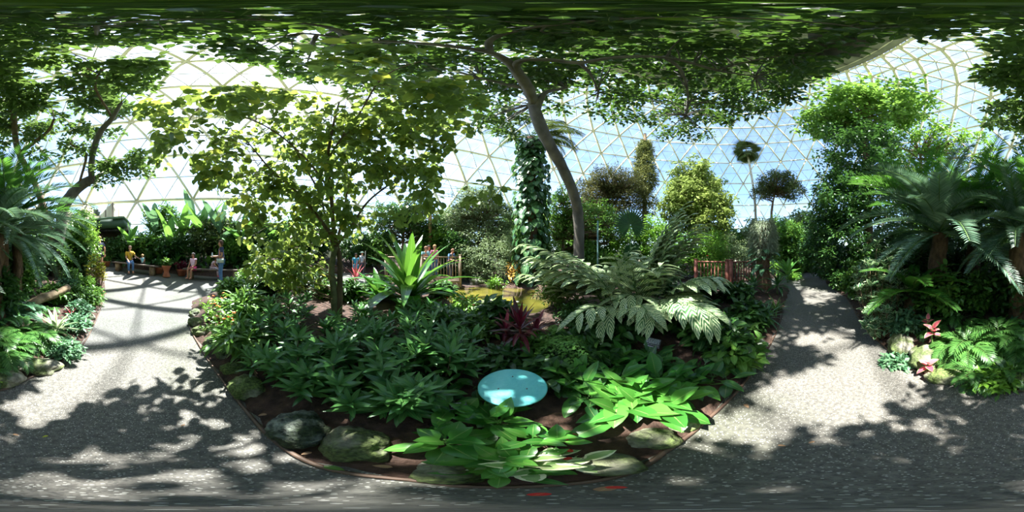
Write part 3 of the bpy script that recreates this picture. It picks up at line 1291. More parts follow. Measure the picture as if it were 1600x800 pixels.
def whorl_shrub(name, label, loc, h, w, nst, L, mat='whorl', group=None, Wr=.27, nl=8, cat='shrub', stem_mat='stem_brown'):
    t = thing(name, label, cat, loc, 0, group)
    b, s = MB(), MB()
    for k in range(nst):
        a, q = RND.random() * 2 * pi, math.sqrt(RND.random())
        tip = Vector((w / 2 * q * math.cos(a), w / 2 * q * math.sin(a), h * (1 - .45 * q * q) * RND.uniform(.72, 1.08)))
        base = Vector((tip.x * .2, tip.y * .2, -.05))
        pth = cat_rom([base, base.lerp(tip, .55) + Vector((tip.x * .12, tip.y * .12, 0)), tip], 4)
        s.add(tube(pth, [.009, .0045], 5))
        lean = Vector((tip.x, tip.y, h * .9)).normalized()
        for lvl, (cnt, zf, ee) in enumerate(((nl, 1.0, .45), (nl - 2, .82, .1), (nl - 3, .62, -.1))):
            p = pth[0].lerp(tip, zf) if lvl else tip
            if lvl and len(pth) > 4:
                p = pth[int((len(pth) - 1) * zf)]
            a0 = RND.random() * 6
            for i in range(cnt):
                aa = a0 + 2 * pi * i / cnt + RND.uniform(-.2, .2)
                d = Vector((math.cos(aa) * math.cos(ee), math.sin(aa) * math.cos(ee), math.sin(ee) + RND.uniform(-.35, .35)))
                d = (d + lean * .35).normalized()
                b.add(inst(T_OVATE if mat == 'variegated' else T_LANCE if Wr > .2 else T_DIAN, [p], [d], [lean + Vector((0, 0, .4))], L * RND.uniform(.7, 1.1)))
    b.build('foliage', M[mat], t, smooth=False)
    s.build('stem', M[stem_mat], t, smooth=True)
    return t


def ginger_plant(name, label, loc, stalks, mat='ginger', leafL=.34, cat='plant'):
    """stalks: (azimuth, lean, length, bend) of each cane; the leaves stand in two ranks along it."""
    t = thing(name, label, cat, loc)
    for (a, lean, L, bend, off, ls) in stalks:
        n = 10
        P = [Vector((off[0], off[1], -.05))]
        for i in range(n):
            u = (i + .5) / n
            e = pi / 2 - lean - bend * u ** 1.5
            P.append(P[-1] + Vector((math.cos(a) * math.cos(e), math.sin(a) * math.cos(e), math.sin(e))) * (L / n))
        o = MB().add(tube(P, [.011, .005], 6)).build('cane', M['stem'], t, smooth=True)
        pos, X, U, S = [], [], [], []
        m = int(L / .1)
        for i in range(m):
            u = .28 + .72 * (i + .5) / m
            f = u * n
            k = min(int(f), n - 1)
            p = P[k].lerp(P[k + 1], f - k)
            tn = (P[k + 1] - P[k]).normalized()
            sd = Vector((-math.sin(a), math.cos(a), 0))
            up = tn.cross(sd)
            if up.z > 0:
                up = -up
            up = -up
            sg = 1 if i % 2 else -1
            d = tn * .75 + sd * (sg * .75 * (1.1 - .5 * u)) + up * .15 + Vector((0, 0, -.2 - .4 * u))
            pos.append(p)
            X.append(d)
            U.append(up + sd * (-sg * .25) + Vector((0, 0, .6)))
            S.append(leafL * ls * RND.uniform(.75, 1.08) * (.7 + .5 * math.sin(pi * min(1, u * .95))))
        MB().add(inst(T_VAR, pos, X, U, np.array(S))).build('foliage', M[mat], o)
    return t


def fan_blk(R_, nseg=30, spread=4.6, dishing=.12):
    V, L, T, U = [], [], [], []
    for i in range(nseg):
        a = -spread / 2 + spread * (i + .5) / nseg
        da = spread / nseg * .5
        b = len(V)
        rr = R_ * (1 - .12 * abs(a) / (spread / 2))
        for (q, w, z) in ((.03, 1, 0), (.62, 1.0, .0), (1.0, .06, 0)):
            for s, zz in ((-1, -.012), (0, .012), (1, -.012)):
                aa = a + s * da * w
                V.append((math.cos(aa) * rr * q, math.sin(aa) * rr * q, dishing * q * q * R_ * math.cos(a * .5) * -1 + zz * R_ * 2 * q * w))
                U.append((q, (s + 1) / 2))
        for k in range(2):
            for j in range(2):
                L += [b + k * 3 + j, b + k * 3 + j + 1, b + (k + 1) * 3 + j + 1, b + (k + 1) * 3 + j]
                T.append(4)
    return np.array(V), np.array(L), np.array(T), np.array(U)


def orient(blk, m3, off):
    V, L, T, U = blk
    return V @ np.array(m3).T + np.array(off), L, T, U


def rock(label, px, y, w, h, d=None, mat='rock', seed=0, rot=None, sub=None, rough=.04, group=None, r=None, amp=.28, off=.0, name='rock'):
    """A rock whose near foot stands at the given spot; w and h in metres."""
    x, yy = G(px, y) if r is None else PX(px, r)
    v = Vector((x, yy, 0))
    d = d or w * .75
    v = v * (1 + (d * .5 + off) / max(v.length, .1))
    a = -az(px) if rot is None else rot
    base = Vector((v.x, v.y, H0(v.x, v.y) - .02))
    blk = blob((0, 0, h * .42), (w / 2, d / 2, h * .55), seed, amp, 1.3, sub or ICO4, rough, -.75)
    o = MB().add(rotz(blk[:3] + (None,), a)).build(name, M[mat], smooth=True)
    o.location = base
    return tag(o, label, 'rock', group)


def flower_heads(parent, pts, mat, size=.03, n=8, name='flower', per=9):
    for c in pts:
        b = MB()
        for k in range(per):
            a = 2 * pi * k / per + RND.random() * .5
            e = RND.uniform(.1, .9)
            b.add(inst(T_FAT, [c], [(math.cos(a) * math.cos(e), math.sin(a) * math.cos(e), math.sin(e))], [(0, 0, 1)], size * RND.uniform(.7, 1.1)))
        b.build(name, M[mat], parent)
# ================================================================ BIG TREES
def sky_clumps(rects, zfun, clr, k, var=(.86, 1.3)):
    """Leaf clump centres: each patch of crown is (y0, y1, x0, x1, density), zfun gives how far off the crown hangs there."""
    C = []
    for (y0, y1, x0, x1, dens) in rects:
        e0, e1 = el(y1), el(y0)
        sa = (math.sin(e1) - math.sin(e0)) * (x1 - x0) / 800 * pi
        em = (e0 + e1) / 2
        d = zfun((x0 + x1) / 2, em)
        dist = d / max(.05, math.cos(em))
        n = dens * k * sa * dist * dist / (pi * clr * clr)
        n = int(n) + (RND.random() < n % 1)
        for _ in range(n):
            px = RND.uniform(x0, x1)
            s = RND.uniform(math.sin(e0), math.sin(e1))
            e = math.asin(s)
            r = zfun(px, e) * RND.uniform(*var)
            a = az(px)
            C.append((r * math.sin(a), r * math.cos(a), CH + r * math.tan(e)))
    return np.array(C)


# openings in the crowns through which the sun reaches the beds and the path
for (px, y, z, r) in [(1000, 622, .3, .2), (955, 605, .3, .12), (1035, 640, .25, .12), (950, 650, .25, .1), (700, 688, .2, .1), (745, 690, .2, .12), (790, 712, .1, .14), (840, 722, .1, .14), (870, 705, .05, .09), (1075, 660, .1, .12),
                      (770, 610, .35, .035), (812, 618, .35, .03), (845, 600, .35, .03), (790, 590, .35, .02), (1125, 480, .75, .3), (1075, 470, .7, .18), (670, 505, .5, .16), (655, 560, .4, .12), (600, 690, .2, .08),
                      (1580, 495, .6, .22), (90, 495, .3, .2), (45, 520, .3, .12), (1420, 425, 1.2, .25), (1400, 360, 1.6, .25), (120, 712, 0, .07), (190, 715, 0, .07), (260, 702, 0, .08), (60, 757, 0, .09), (150, 770, 0, .07), (1480, 705, 0, .07), (1540, 718, 0, .07),
                      (1500, 766, 0, .09), (1580, 770, 0, .1), (560, 765, 0, .07), (480, 772, 0, .06), (620, 760, 0, .05), (1180, 686, 0, .06), (1100, 690, 0, .05), (760, 480, .05, .3), (740, 470, .05, .3), (640, 400, 1.2, .3),
                      (1270, 470, 0, .3), (1280, 455, 0, .4), (1260, 530, 0, .2), (1290, 600, 0, .3), (1350, 590, 0, .25), (1230, 600, 0, .2), (120, 600, 0, .3), (200, 560, 0, .25), (60, 640, 0, .2)]:
    t_ = math.tan(el(y))
    rr_ = (z - CH) / t_ if abs(t_) > 1e-3 else 3
    SUN_GAPS.append((at(px, y, rr_ if rr_ > 0 else 3.2), r))

SUN_GAPS += [(at(1192, 372, 5.6), .35), (at(1232, 385, 7.9), .5), (at(1370, 430, 2.6), .3), (at(640, 420, 3.4), .35), (at(140, 425, 5.6), .4), (at(940, 440, 3.0), .25), (at(850, 470, 2.6), .2)]

# ---- main leaning shade tree
tb = ground(905, 4.9)
t = thing('leaning_shade_tree', 'tall shade tree with smooth grey leaning trunk and dark overhead crown', 'tree', tb)
def az_(px, y, z):
    return at(px, y, (z - CH) / math.tan(el(y)))


trunk = [tb + Vector((0, 0, -.1)), at(904, 350, 4.75), at(899, 312, 4.4), at(882, 268, 3.8), at(858, 226, 3.3), at(841, 190, 2.95), at(834, 163, 2.7)]
limbA = [trunk[-1], az_(826, 140, 5.0), az_(812, 118, 5.1), az_(795, 98, 5.15), az_(765, 82, 5.2), az_(700, 72, 5.2), az_(630, 66, 5.3), az_(560, 62, 5.3), az_(470, 52, 5.4)]
limbB = [trunk[-2].lerp(trunk[-1], .6), az_(846, 152, 5.0), az_(858, 142, 5.2), az_(885, 138, 5.5)]
limbC = [az_(812, 118, 5.1), az_(806, 104, 5.1), az_(815, 95, 5.1), az_(850, 93, 5.1), az_(905, 98, 5.2), az_(960, 90, 5.3), az_(1040, 90, 5.5), az_(1120, 110, 5.7), az_(1180, 120, 5.8)]
limbD = [az_(905, 98, 5.2), az_(925, 120, 5.4), az_(935, 145, 5.6)]
limbE = [az_(1040, 90, 5.5), az_(1065, 112, 5.6), az_(1075, 150, 5.8), az_(1072, 180, 6.0)]
limbF = [az_(826, 140, 5.0), az_(790, 132, 5.1), az_(750, 122, 5.2)]
limbG = [az_(765, 82, 5.2), az_(770, 60, 5.4), az_(900, 35, 5.6), az_(1200, 30, 5.6), az_(1350, 45, 5.8)]
limbH = [az_(560, 62, 5.3), az_(500, 40, 5.5), az_(300, 30, 5.6), az_(150, 40, 5.8)]
limbI = [az_(1120, 110, 5.7), az_(1240, 85, 5.8), az_(1310, 75, 6.0)]
R_ = [(trunk, [.17, .16, .145, .13, .125, .12, .11]), (limbA, [.095, .09, .08, .06, .045, .035, .03, .025, .018]), (limbB, [.08, .05, .02]), (limbC, [.05, .045, .04, .035, .02]),
      (limbD, [.03, .012]), (limbE, [.03, .022, .012]), (limbF, [.045, .02]), (limbG, [.035, .025, .012]), (limbH, [.025, .012]), (limbI, [.022, .01])]
limbs(t, R_[:2], M['bark'], 12, 'trunk', .18)
limbs(t, R_[2:], M['bark'], 8, 'branch', .2)
RA = [(0, 3, 0, 1600, 30), (2, 14, 0, 1600, 3.6), (14, 30, 0, 1600, 3.0), (30, 55, 0, 500, 2.0), (30, 55, 500, 690, .5), (30, 50, 690, 1600, 1.7), (50, 66, 110, 500, 1.4), (55, 75, 480, 780, 1.1), (50, 75, 780, 1270, 1.7),
      (50, 60, 1270, 1335, 1.5), (50, 55, 1340, 1600, .6), (66, 100, 345, 600, 1.3), (75, 100, 600, 1290, 1.8), (66, 72, 120, 345, .4), (75, 92, 1290, 1330, .9),
      (100, 122, 440, 540, 1.4), (100, 125, 540, 1265, 1.6), (125, 150, 750, 880, 1.2), (125, 150, 880, 950, .45), (125, 150, 950, 1255, 1.3), (150, 175, 740, 810, .7), (150, 175, 850, 950, .5),
      (150, 175, 950, 1225, 1.3), (175, 200, 750, 820, .9), (175, 192, 960, 1150, 1.2), (192, 216, 1010, 1110, .7), (175, 215, 750, 800, .8), (100, 150, 540, 760, .7)]


def zA(px, e):
    z = 6.3 + .4 * math.sin(px * .013) - CH
    return min(5.6, max(.25, z / math.tan(e)))


CA = sky_clumps(RA, zA, .3, 2.9, (.88, 1.4))
MB().add(clusters(CA - np.array(tb), .36, 44, T_OVATE, .15, spread=(1, 1, .45), flat=.75, rng=NP, off=tb)).build('foliage', M['canopy'], t)
pts = [p for P, _ in R_[1:] for p in cat_rom(P, 4)]
twigs_to(t, CA, pts, M['bark'], .009, 'twig', frac=.6)

# ---- round-leaved tree, several stems
tb = G(525, 512)
tb = Vector((tb[0], tb[1], gz(*tb)))
t = thing('heart_leaf_tree', 'many-stemmed tree of round lime-green heart-shaped leaves beside the path', 'tree', tb)
fork = at(524, 385, 2.75)
st = [([tb + Vector((0, 0, -.1)), at(521, 450, 2.78), at(518, 420, 2.8), fork], [.075, .06, .055, .05]),
      ([tb + Vector((.06, .02, -.1)), at(531, 440, 2.8), at(530, 400, 2.8), at(522, 365, 2.75), at(517, 300, 2.5), at(512, 250, 2.3), at(520, 200, 2.15), at(530, 160, 2.0)], [.06, .05, .04, .03, .022, .012]),
      ([fork, at(505, 350, 2.6), at(478, 315, 2.35), at(450, 288, 2.2), at(420, 262, 2.1), at(380, 215, 2.1)], [.035, .028, .02, .014, .008]),
      ([fork, at(510, 345, 2.8), at(498, 300, 2.7), at(470, 250, 2.6), at(430, 190, 2.6)], [.03, .022, .015, .008]),
      ([fork, at(545, 360, 2.8), at(575, 315, 2.8), at(620, 280, 2.8), at(680, 240, 2.9)], [.03, .022, .016, .008]),
      ([fork, at(535, 340, 2.9), at(550, 270, 2.9), at(580, 210, 2.8), at(640, 160, 2.6)], [.026, .02, .014, .008]),
      ([at(517, 300, 2.5), at(470, 240, 2.2), at(400, 190, 1.9), at(310, 170, 1.9)], [.018, .012, .007]),
      ([at(512, 250, 2.3), at(560, 180, 2.0), at(600, 120, 1.5), at(660, 95, 1.2)], [.016, .012, .007])]
limbs(t, st[:1], M['bark_green'], 10, 'trunk', .2)
limbs(t, st[1:], M['bark_brown'], 7, 'stem', .15)
RH = [(130, 155, 245, 490, .5), (125, 150, 500, 740, 1.0), (150, 200, 235, 500, 1.0), (150, 200, 500, 735, 1.35), (200, 275, 245, 470, 1.0), (200, 275, 470, 690, 1.35), (200, 240, 690, 730, .35),
      (275, 300, 340, 700, 1.0), (275, 330, 255, 340, .16), (300, 340, 350, 560, 1.0), (300, 340, 560, 690, .4), (275, 322, 690, 800, .25), (340, 400, 385, 500, 1.2), (340, 380, 500, 620, .5),
      (400, 450, 390, 505, 1.3), (75, 120, 470, 690, .55)]


def zH(px, e):
    base = 2.55 - .9 * min(1, abs(px - 540) / 300)
    if px < 500 and e < .1:
        base = 2.9
    return min(base, 2.3 / max(.05, math.tan(e))) if e > .1 else base


CHh = sky_clumps(RH, zH, .16, 3.3, (.8, 1.55))
MB().add(clusters(CHh - np.array(tb), .2, 17, T_HEART, .092, spread=(1, 1, .8), flat=.62, down=.5, off=tb)).build('foliage', M['heart'], t)
pts = [p for P, _ in st[1:] for p in cat_rom(P, 4)]
twigs_to(t, CHh, pts, M['bark_brown'], .0035, 'twig', frac=.8, wob=.08)

# ---- tree over the rear bed, left
tb = ground(88, 6.6)
t = thing('spreading_tree', 'spreading tree with pale curved limbs and leaf tiers above the rear bed', 'tree', tb)
st = [([tb + Vector((0, 0, -.1)), at(96, 340, 6.5), at(104, 316, 6.3), at(122, 294, 6.1), at(143, 280, 6.0)], [.25, .24, .22, .19]),
      ([at(104, 316, 6.3), at(112, 300, 6.3), at(128, 292, 6.4)], [.15, .17, .12]),
      ([at(143, 280, 6.0), at(143, 255, 5.6), at(148, 228, 5.0), at(158, 205, 4.5), at(175, 185, 4.0), at(190, 160, 3.4)], [.13, .11, .1, .08, .04]),
      ([at(143, 280, 6.0), at(165, 270, 6.1), at(190, 255, 6.2)], [.1, .06, .03]),
      ([at(122, 294, 6.1), at(135, 245, 5.3), at(125, 235, 5.2), at(110, 225, 5.1)], [.05, .03]),
      ([tb + Vector((-.25, 0, -.1)), at(60, 300, 6.3), at(30, 240, 5.6), at(22, 190, 4.8), at(20, 130, 3.6), at(25, 95, 2.8)], [.15, .13, .11, .08, .04]),
      ([at(30, 240, 5.6), at(50, 225, 5.4), at(75, 205, 5.0), at(85, 185, 4.6)], [.09, .07, .04]),
      ([at(175, 185, 4.0), at(150, 140, 3.2), at(160, 110, 2.7), at(200, 100, 2.5)], [.035, .02])]
limbs(t, st[:4], M['bark'], 10, 'trunk', .2)
limbs(t, st[4:], M['bark_brown'], 8, 'branch', .2)
RL = [(62, 100, 0, 100, 1.0), (86, 138, 100, 235, 1.05), (76, 86, 120, 215, .5), (100, 165, 0, 75, 1.0), (150, 178, 115, 235, 1.0), (165, 225, 0, 58, .8), (198, 215, 125, 185, .7), (180, 212, 60, 120, .3),
      (236, 268, 155, 228, 1.0), (268, 305, 152, 195, .4), (212, 245, 60, 140, .35), (100, 200, 1545, 1600, 1.0), (60, 100, 1552, 1600, .7)]


def zL(px, e):
    return min(5.4, 5.6 / math.tan(e))


CL = sky_clumps(RL, zL, .3, 3.2, (.9, 1.15))
MB().add(clusters(CL - np.array(tb), .36, 62, T_OVATE, .18, spread=(1, 1, .5), flat=.7, off=tb)).build('foliage', M['sea_grape'], t)
pts = [p for P, _ in st[1:] for p in cat_rom(P, 4)]
twigs_to(t, CL, pts, M['bark_brown'], .01, 'twig', frac=.7)

# ---- bright crown on a vine-clad trunk, right
tb = ground(1356, 6.6)
t = thing('bright_crowned_tree', 'tree with a bright lime crown above its vine-clad trunk', 'tree', tb)
st = [([tb + Vector((0, 0, -.1)), at(1356, 340, 6.6), at(1354, 270, 6.6), at(1352, 215, 6.6), at(1350, 180, 6.5)], [.2, .18, .15, .1, .06])]
limbs(t, st, M['bark_fibre'], 10, 'trunk', .4)
C = np.concatenate([ellipsoid_pts(at(1350, 178, 6.4), (2.1, 2.1, 1.5), 190, .5), ellipsoid_pts(at(1292, 192, 6.5), (1.15, 1.15, .8), 60, .5), ellipsoid_pts(at(1405, 165, 6.2), (1.4, 1.4, 1.0), 70, .5)])
MB().add(clusters(C - np.array(tb), .4, 26, T_OVATE, .2, flat=.7)).build('foliage', M['lime'], t)
twigs_to(t, C, [Vector(p) for p in cat_rom(st[0][0], 5)[10:]], M['bark_brown'], .012, 'branch', frac=.6)
C = np.concatenate([ellipsoid_pts(at(1345, 245, 6.5), (1.7, 1.5, 1.8), 420, .4), ellipsoid_pts(at(1320, 320, 6.4), (1.6, 1.4, 1.4), 360, .4), ellipsoid_pts(at(1310, 375, 6.4), (1.3, 1.2, 1.2), 260, .4), ellipsoid_pts(at(1385, 300, 6.6), (1.3, 1.3, 1.4), 180, .5)])
o = MB().add(clusters(C - np.array(tb), .26, 24, T_OVATE, .13, flat=.5)).build('climbing_vine', M['dark'], t)
C = ellipsoid_pts(at(1425, 215, 8.5), (1.6, 1.6, 1.6), 60, .5)

tr = crown_tree('yellow_green_tree', 'yellow-green leafy tree growing behind the large right-hand cycad', 1440, 9, 9, [at(1440, 300, 9), at(1438, 240, 9)], [.14, .08], [(at(1435, 225, 9), (1.9, 1.9, 1.9), 90), (at(1410, 290, 8.5), (1.2, 1.2, 1.2), 50), (at(1520, 230, 9), (1.6, 1.6, 1.6), 40)], 'bright', T_OVATE, .18, 16, .3)

# ---- mounded tree of pale hanging foliage
crown_tree('mounded_vine_tree', 'rounded mound-shaped tree of yellow-green foliage before the dome', 1085, 11, 11, [at(1085, 350, 11), at(1085, 290, 11)], [.2, .15, .06],
           [(at(1088, 303, 11), (1.75, 1.7, 2.35), 300), (at(1112, 335, 10.6), (1.4, 1.4, 1.8), 160), (at(1062, 322, 11), (1.25, 1.2, 2.0), 120)], 'yellow_vine', T_OVATE, .2, 28, .34)
crown_tree('vine_column_tree', 'narrow column of olive vine around a tall thin trunk', 1007, 12, 12, [at(1007, 330, 12), at(1008, 230, 12), at(1008, 209, 12)], [.2, .16, .12, .1],
           [(at(1007, 235, 12), (.62, .6, 1.2), 110), (at(1008, 275, 12), (.8, .8, 2.3), 260), (at(1012, 320, 12), (.75, .75, 1.2), 60)], 'olive', T_OVATE, .13, 22, .26, twig=0)
crown_tree('bronze_tree', 'broad tree with fine bronze-green foliage beside the vine column', 955, 11, 11, [at(955, 350, 11), at(958, 300, 11)], [.14, .12, .06],
           [(at(960, 285, 11), (1.8, 1.5, .85), 240), (at(928, 300, 11), (1.4, 1.3, 1.0), 170), (at(985, 305, 11), (1.2, 1.1, 1.2), 140), (at(940, 330, 11), (1.9, 1.4, 1.1), 200)], 'brown_green', T_DIA, .12, 24, .34)
crown_tree('small_umbrella_tree', 'small flat-topped tree standing before the dome glass', 1215, 12.5, 12.5, [at(1206, 350, 12.5), at(1207, 320, 12.5), at(1212, 300, 12.5)], [.13, .11, .09, .05],
           [(at(1215, 286, 12.5), (1.8, 1.6, .8), 170), (at(1240, 300, 12.5), (1.1, 1.0, .7), 70), (at(1192, 302, 12.5), (.8, .8, .6), 50)], 'palm', T_DIA, .14, 24, .3, bark='bark_brown')
crown_tree('grey_leaved_tree', 'light grey-green small-leaved tree behind the wooden footbridge', 750, 9.3, 9.3, [at(748, 370, 9.3), at(752, 330, 9.3)], [.1, .08, .04],
           [(at(748, 318, 9.3), (1.5, 1.3, 1.15), 200), (at(718, 340, 9.3), (1.0, .9, .9), 100), (at(780, 340, 9.2), (1.2, 1, 1.1), 130), (at(755, 366, 9.0), (1.8, 1, .9), 150)], 'grey_green', T_DIA, .12, 26, .26)
crown_tree('dark_leafed_tree', 'dark glossy tree just left of the leaning trunk base', 880, 8.8, 8.8, [at(880, 360, 8.8), at(880, 320, 8.8)], [.1, .07, .04],
           [(at(882, 325, 8.8), (1.1, 1, 1.2), 140), (at(868, 355, 8.6), (1.1, .9, .9), 120), (at(925, 345, 8.6), (1.3, 1.0, 1.1), 150), (at(962, 360, 8.3), (1.4, 1.0, .8), 120)], 'mid', T_OVATE, .11, 20, .24)
crown_tree('backlit_round_tree', 'dark shaded tree behind the strap-leaved plant', 630, 9.5, 9.5, [at(630, 380, 9.5), at(628, 340, 9.5)], [.12, .1, .05],
           [(at(620, 345, 9.5), (1.7, 1.3, 1.3), 220), (at(655, 345, 9.5), (1.1, 1, 1.2), 120)], 'dark', T_OVATE, .13, 20, .28)

# ---- vine-wrapped palm behind the leaning trunk
tb = ground(832, 6.9)
t = thing('vine_wrapped_palm', 'tall palm whose trunk is wrapped in big heart-shaped vine leaves', 'palm', tb)
P = [tb + Vector((0, 0, -.1)), at(831, 340, 6.9), at(830, 280, 6.9), at(829, 215, 6.9)]
limbs(t, [(P, [.2, .2, .18, .17])], M['bark_fibre'], 10, 'trunk', .4)
b = MB()
pp, xx, uu = [], [], []
for k in range(1500):
    a = RND.random() * 2 * pi
    f = RND.random()
    c = P[0].lerp(P[1], f * 3) if f < .33 else P[1].lerp(P[3], (f - .33) / .67)
    rr = RND.uniform(.22, .72) * (1.1 if f < .75 else .85)
    pp.append(c + Vector((math.cos(a) * rr, math.sin(a) * rr, 0)) - tb)
    xx.append((math.cos(a) * .5, math.sin(a) * .5, -.9))
    uu.append((math.cos(a) + RND.uniform(-.4, .4), math.sin(a) + RND.uniform(-.4, .4), .5))
b.add(inst(T_HEART, pp, xx, uu, NP.uniform(.16, .3, len(pp)))).build('climbing_vine', M['ivy'], t)
for i, (a, tilt, k, s) in enumerate([(-.2, -.2, 2, 2.6), (.15, .0, 2, 2.6), (.5, .1, 2, 2.4), (-.6, .1, 2, 2.4), (1.3, 0, 2, 2.2), (2.4, 0, 1, 2.2), (3.4, 0, 2, 2.3), (4.3, 0, 2, 2.4), (0, -.5, 1, 2.4), (5.2, .1, 2, 2.2), (-.1, .3, 2, 2.4), (.3, .35, 3, 2.0)]):
    part_from(FM['palm', k], 'frond', t, P[-1] - tb + Vector((0, 0, .05)), (0, tilt, a), s)

# ---- tall fan palm
def fan_palm(name, label, px, r, pts, Rf, nl, mat='palm', trunk_r=.11, bark='bark_pale'):
    tb = ground(px, r)
    t = thing(name, label, 'palm', tb)
    P = [tb + Vector((0, 0, -.1))] + pts
    limbs(t, [(P, [trunk_r * 1.2, trunk_r, trunk_r * .9])], M[bark], 8, 'trunk', .2)
    top = P[-1] - tb
    for k in range(nl):
        a = k * 2.4 + RND.random() * .3
        e = RND.uniform(-.9, .8)
        d = Vector((math.cos(a) * math.cos(e), math.sin(a) * math.cos(e), math.sin(e)))
        c = top + d * (Rf * .5)
        s = d.cross(Vector((0, 0, 1))).normalized()
        u = s.cross(d)
        M3 = Matrix((d, s, u)).transposed()
        b = MB().add(orient(fan_blk(Rf * RND.uniform(.8, 1.15), 18, 2.6, .35), M3, c), 0).add(tube([top, c], [.02, .012], 5), 1)
        b.build('fan_leaf', [M[mat], M['stem']], t)
    return t


fan_palm('tall_fan_palm', 'slender tall palm with a small ragged crown before the dome', 1183, 14, [at(1181, 345, 14), at(1178, 300, 14), at(1172, 262, 14), at(1167, 236, 14)], 1.0, 30)

# ---- distant greenery ring: (px, y of top, r, width m, mat, leaf size, kind name, label)
FAR = [
    (12, 352, 8.6, 2.2, 'mid', .12, 'leafy_shrub', 'green shrub behind the bright green cycad fronds'),
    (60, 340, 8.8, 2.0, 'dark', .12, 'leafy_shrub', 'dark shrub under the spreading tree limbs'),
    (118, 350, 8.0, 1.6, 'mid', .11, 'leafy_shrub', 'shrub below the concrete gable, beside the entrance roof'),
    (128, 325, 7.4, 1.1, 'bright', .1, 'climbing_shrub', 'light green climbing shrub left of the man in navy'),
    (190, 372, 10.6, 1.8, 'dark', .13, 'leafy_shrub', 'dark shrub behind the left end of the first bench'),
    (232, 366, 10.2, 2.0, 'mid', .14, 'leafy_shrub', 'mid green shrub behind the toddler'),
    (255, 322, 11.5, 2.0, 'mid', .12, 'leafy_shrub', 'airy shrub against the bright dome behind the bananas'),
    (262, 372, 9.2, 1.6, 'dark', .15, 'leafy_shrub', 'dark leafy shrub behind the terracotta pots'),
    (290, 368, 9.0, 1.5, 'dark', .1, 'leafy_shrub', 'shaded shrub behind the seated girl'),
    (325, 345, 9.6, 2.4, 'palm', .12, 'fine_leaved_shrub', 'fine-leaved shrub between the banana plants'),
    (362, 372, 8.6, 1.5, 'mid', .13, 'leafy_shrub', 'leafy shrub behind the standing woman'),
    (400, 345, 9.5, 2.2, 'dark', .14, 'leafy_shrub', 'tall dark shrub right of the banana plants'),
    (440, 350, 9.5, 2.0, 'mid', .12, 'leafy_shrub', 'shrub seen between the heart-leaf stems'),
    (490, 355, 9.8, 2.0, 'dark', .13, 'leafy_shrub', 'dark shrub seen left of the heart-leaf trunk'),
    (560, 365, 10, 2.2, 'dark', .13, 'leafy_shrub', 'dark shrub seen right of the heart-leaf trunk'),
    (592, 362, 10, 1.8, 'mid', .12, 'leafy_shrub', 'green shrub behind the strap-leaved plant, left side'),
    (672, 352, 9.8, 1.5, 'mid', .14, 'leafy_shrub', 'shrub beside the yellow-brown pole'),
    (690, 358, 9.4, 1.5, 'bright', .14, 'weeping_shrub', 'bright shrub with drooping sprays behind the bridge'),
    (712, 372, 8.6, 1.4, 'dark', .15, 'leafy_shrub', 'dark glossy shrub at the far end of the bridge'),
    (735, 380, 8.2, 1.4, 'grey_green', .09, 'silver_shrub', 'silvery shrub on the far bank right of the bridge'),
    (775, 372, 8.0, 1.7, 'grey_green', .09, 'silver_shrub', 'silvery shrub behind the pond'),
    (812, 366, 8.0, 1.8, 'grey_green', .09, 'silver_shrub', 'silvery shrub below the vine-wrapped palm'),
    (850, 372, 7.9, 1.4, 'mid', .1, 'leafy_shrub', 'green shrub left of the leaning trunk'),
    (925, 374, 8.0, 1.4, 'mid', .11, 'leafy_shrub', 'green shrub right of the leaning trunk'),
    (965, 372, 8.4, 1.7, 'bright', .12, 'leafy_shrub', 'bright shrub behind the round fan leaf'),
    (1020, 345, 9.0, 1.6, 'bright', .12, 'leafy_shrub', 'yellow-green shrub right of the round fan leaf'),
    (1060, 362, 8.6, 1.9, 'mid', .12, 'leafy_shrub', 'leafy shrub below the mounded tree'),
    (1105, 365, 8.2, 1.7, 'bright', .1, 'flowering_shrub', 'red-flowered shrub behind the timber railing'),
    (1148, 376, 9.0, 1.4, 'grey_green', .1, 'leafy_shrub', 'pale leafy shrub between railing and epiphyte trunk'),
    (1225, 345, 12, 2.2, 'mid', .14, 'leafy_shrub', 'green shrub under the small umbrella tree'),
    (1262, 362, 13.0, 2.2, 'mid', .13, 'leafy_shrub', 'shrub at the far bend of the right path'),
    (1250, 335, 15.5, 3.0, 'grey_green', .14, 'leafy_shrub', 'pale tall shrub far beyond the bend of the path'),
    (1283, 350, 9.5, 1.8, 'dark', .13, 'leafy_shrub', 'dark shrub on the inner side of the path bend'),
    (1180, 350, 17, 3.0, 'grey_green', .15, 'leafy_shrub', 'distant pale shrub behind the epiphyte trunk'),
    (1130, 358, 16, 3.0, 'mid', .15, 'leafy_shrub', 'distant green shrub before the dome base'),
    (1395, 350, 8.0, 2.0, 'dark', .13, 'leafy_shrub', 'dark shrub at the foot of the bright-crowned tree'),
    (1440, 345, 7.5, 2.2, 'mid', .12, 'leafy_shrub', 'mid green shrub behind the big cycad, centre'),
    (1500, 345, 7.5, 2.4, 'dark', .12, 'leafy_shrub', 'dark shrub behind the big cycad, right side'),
    (1560, 345, 7.5, 2.4, 'mid', .12, 'leafy_shrub', 'green shrub behind the second cycad'),
    (800, 345, 13, 3.0, 'mid', .15, 'leafy_shrub', 'distant shrub behind the vine-wrapped palm'),
    (700, 340, 13, 3.0, 'dark', .15, 'leafy_shrub', 'distant dark shrub behind the grey-leaved tree'),
    (900, 340, 14, 3.0, 'mid', .15, 'leafy_shrub', 'distant shrub behind the leaning trunk'),
    (480, 340, 12, 3.0, 'mid', .15, 'leafy_shrub', 'distant shrub behind the heart-leaf crown'),
    (350, 338, 10.4, 1.8, 'dark', .15, 'leafy_shrub', 'distant dark shrub against the dome behind the banana leaves'),
]
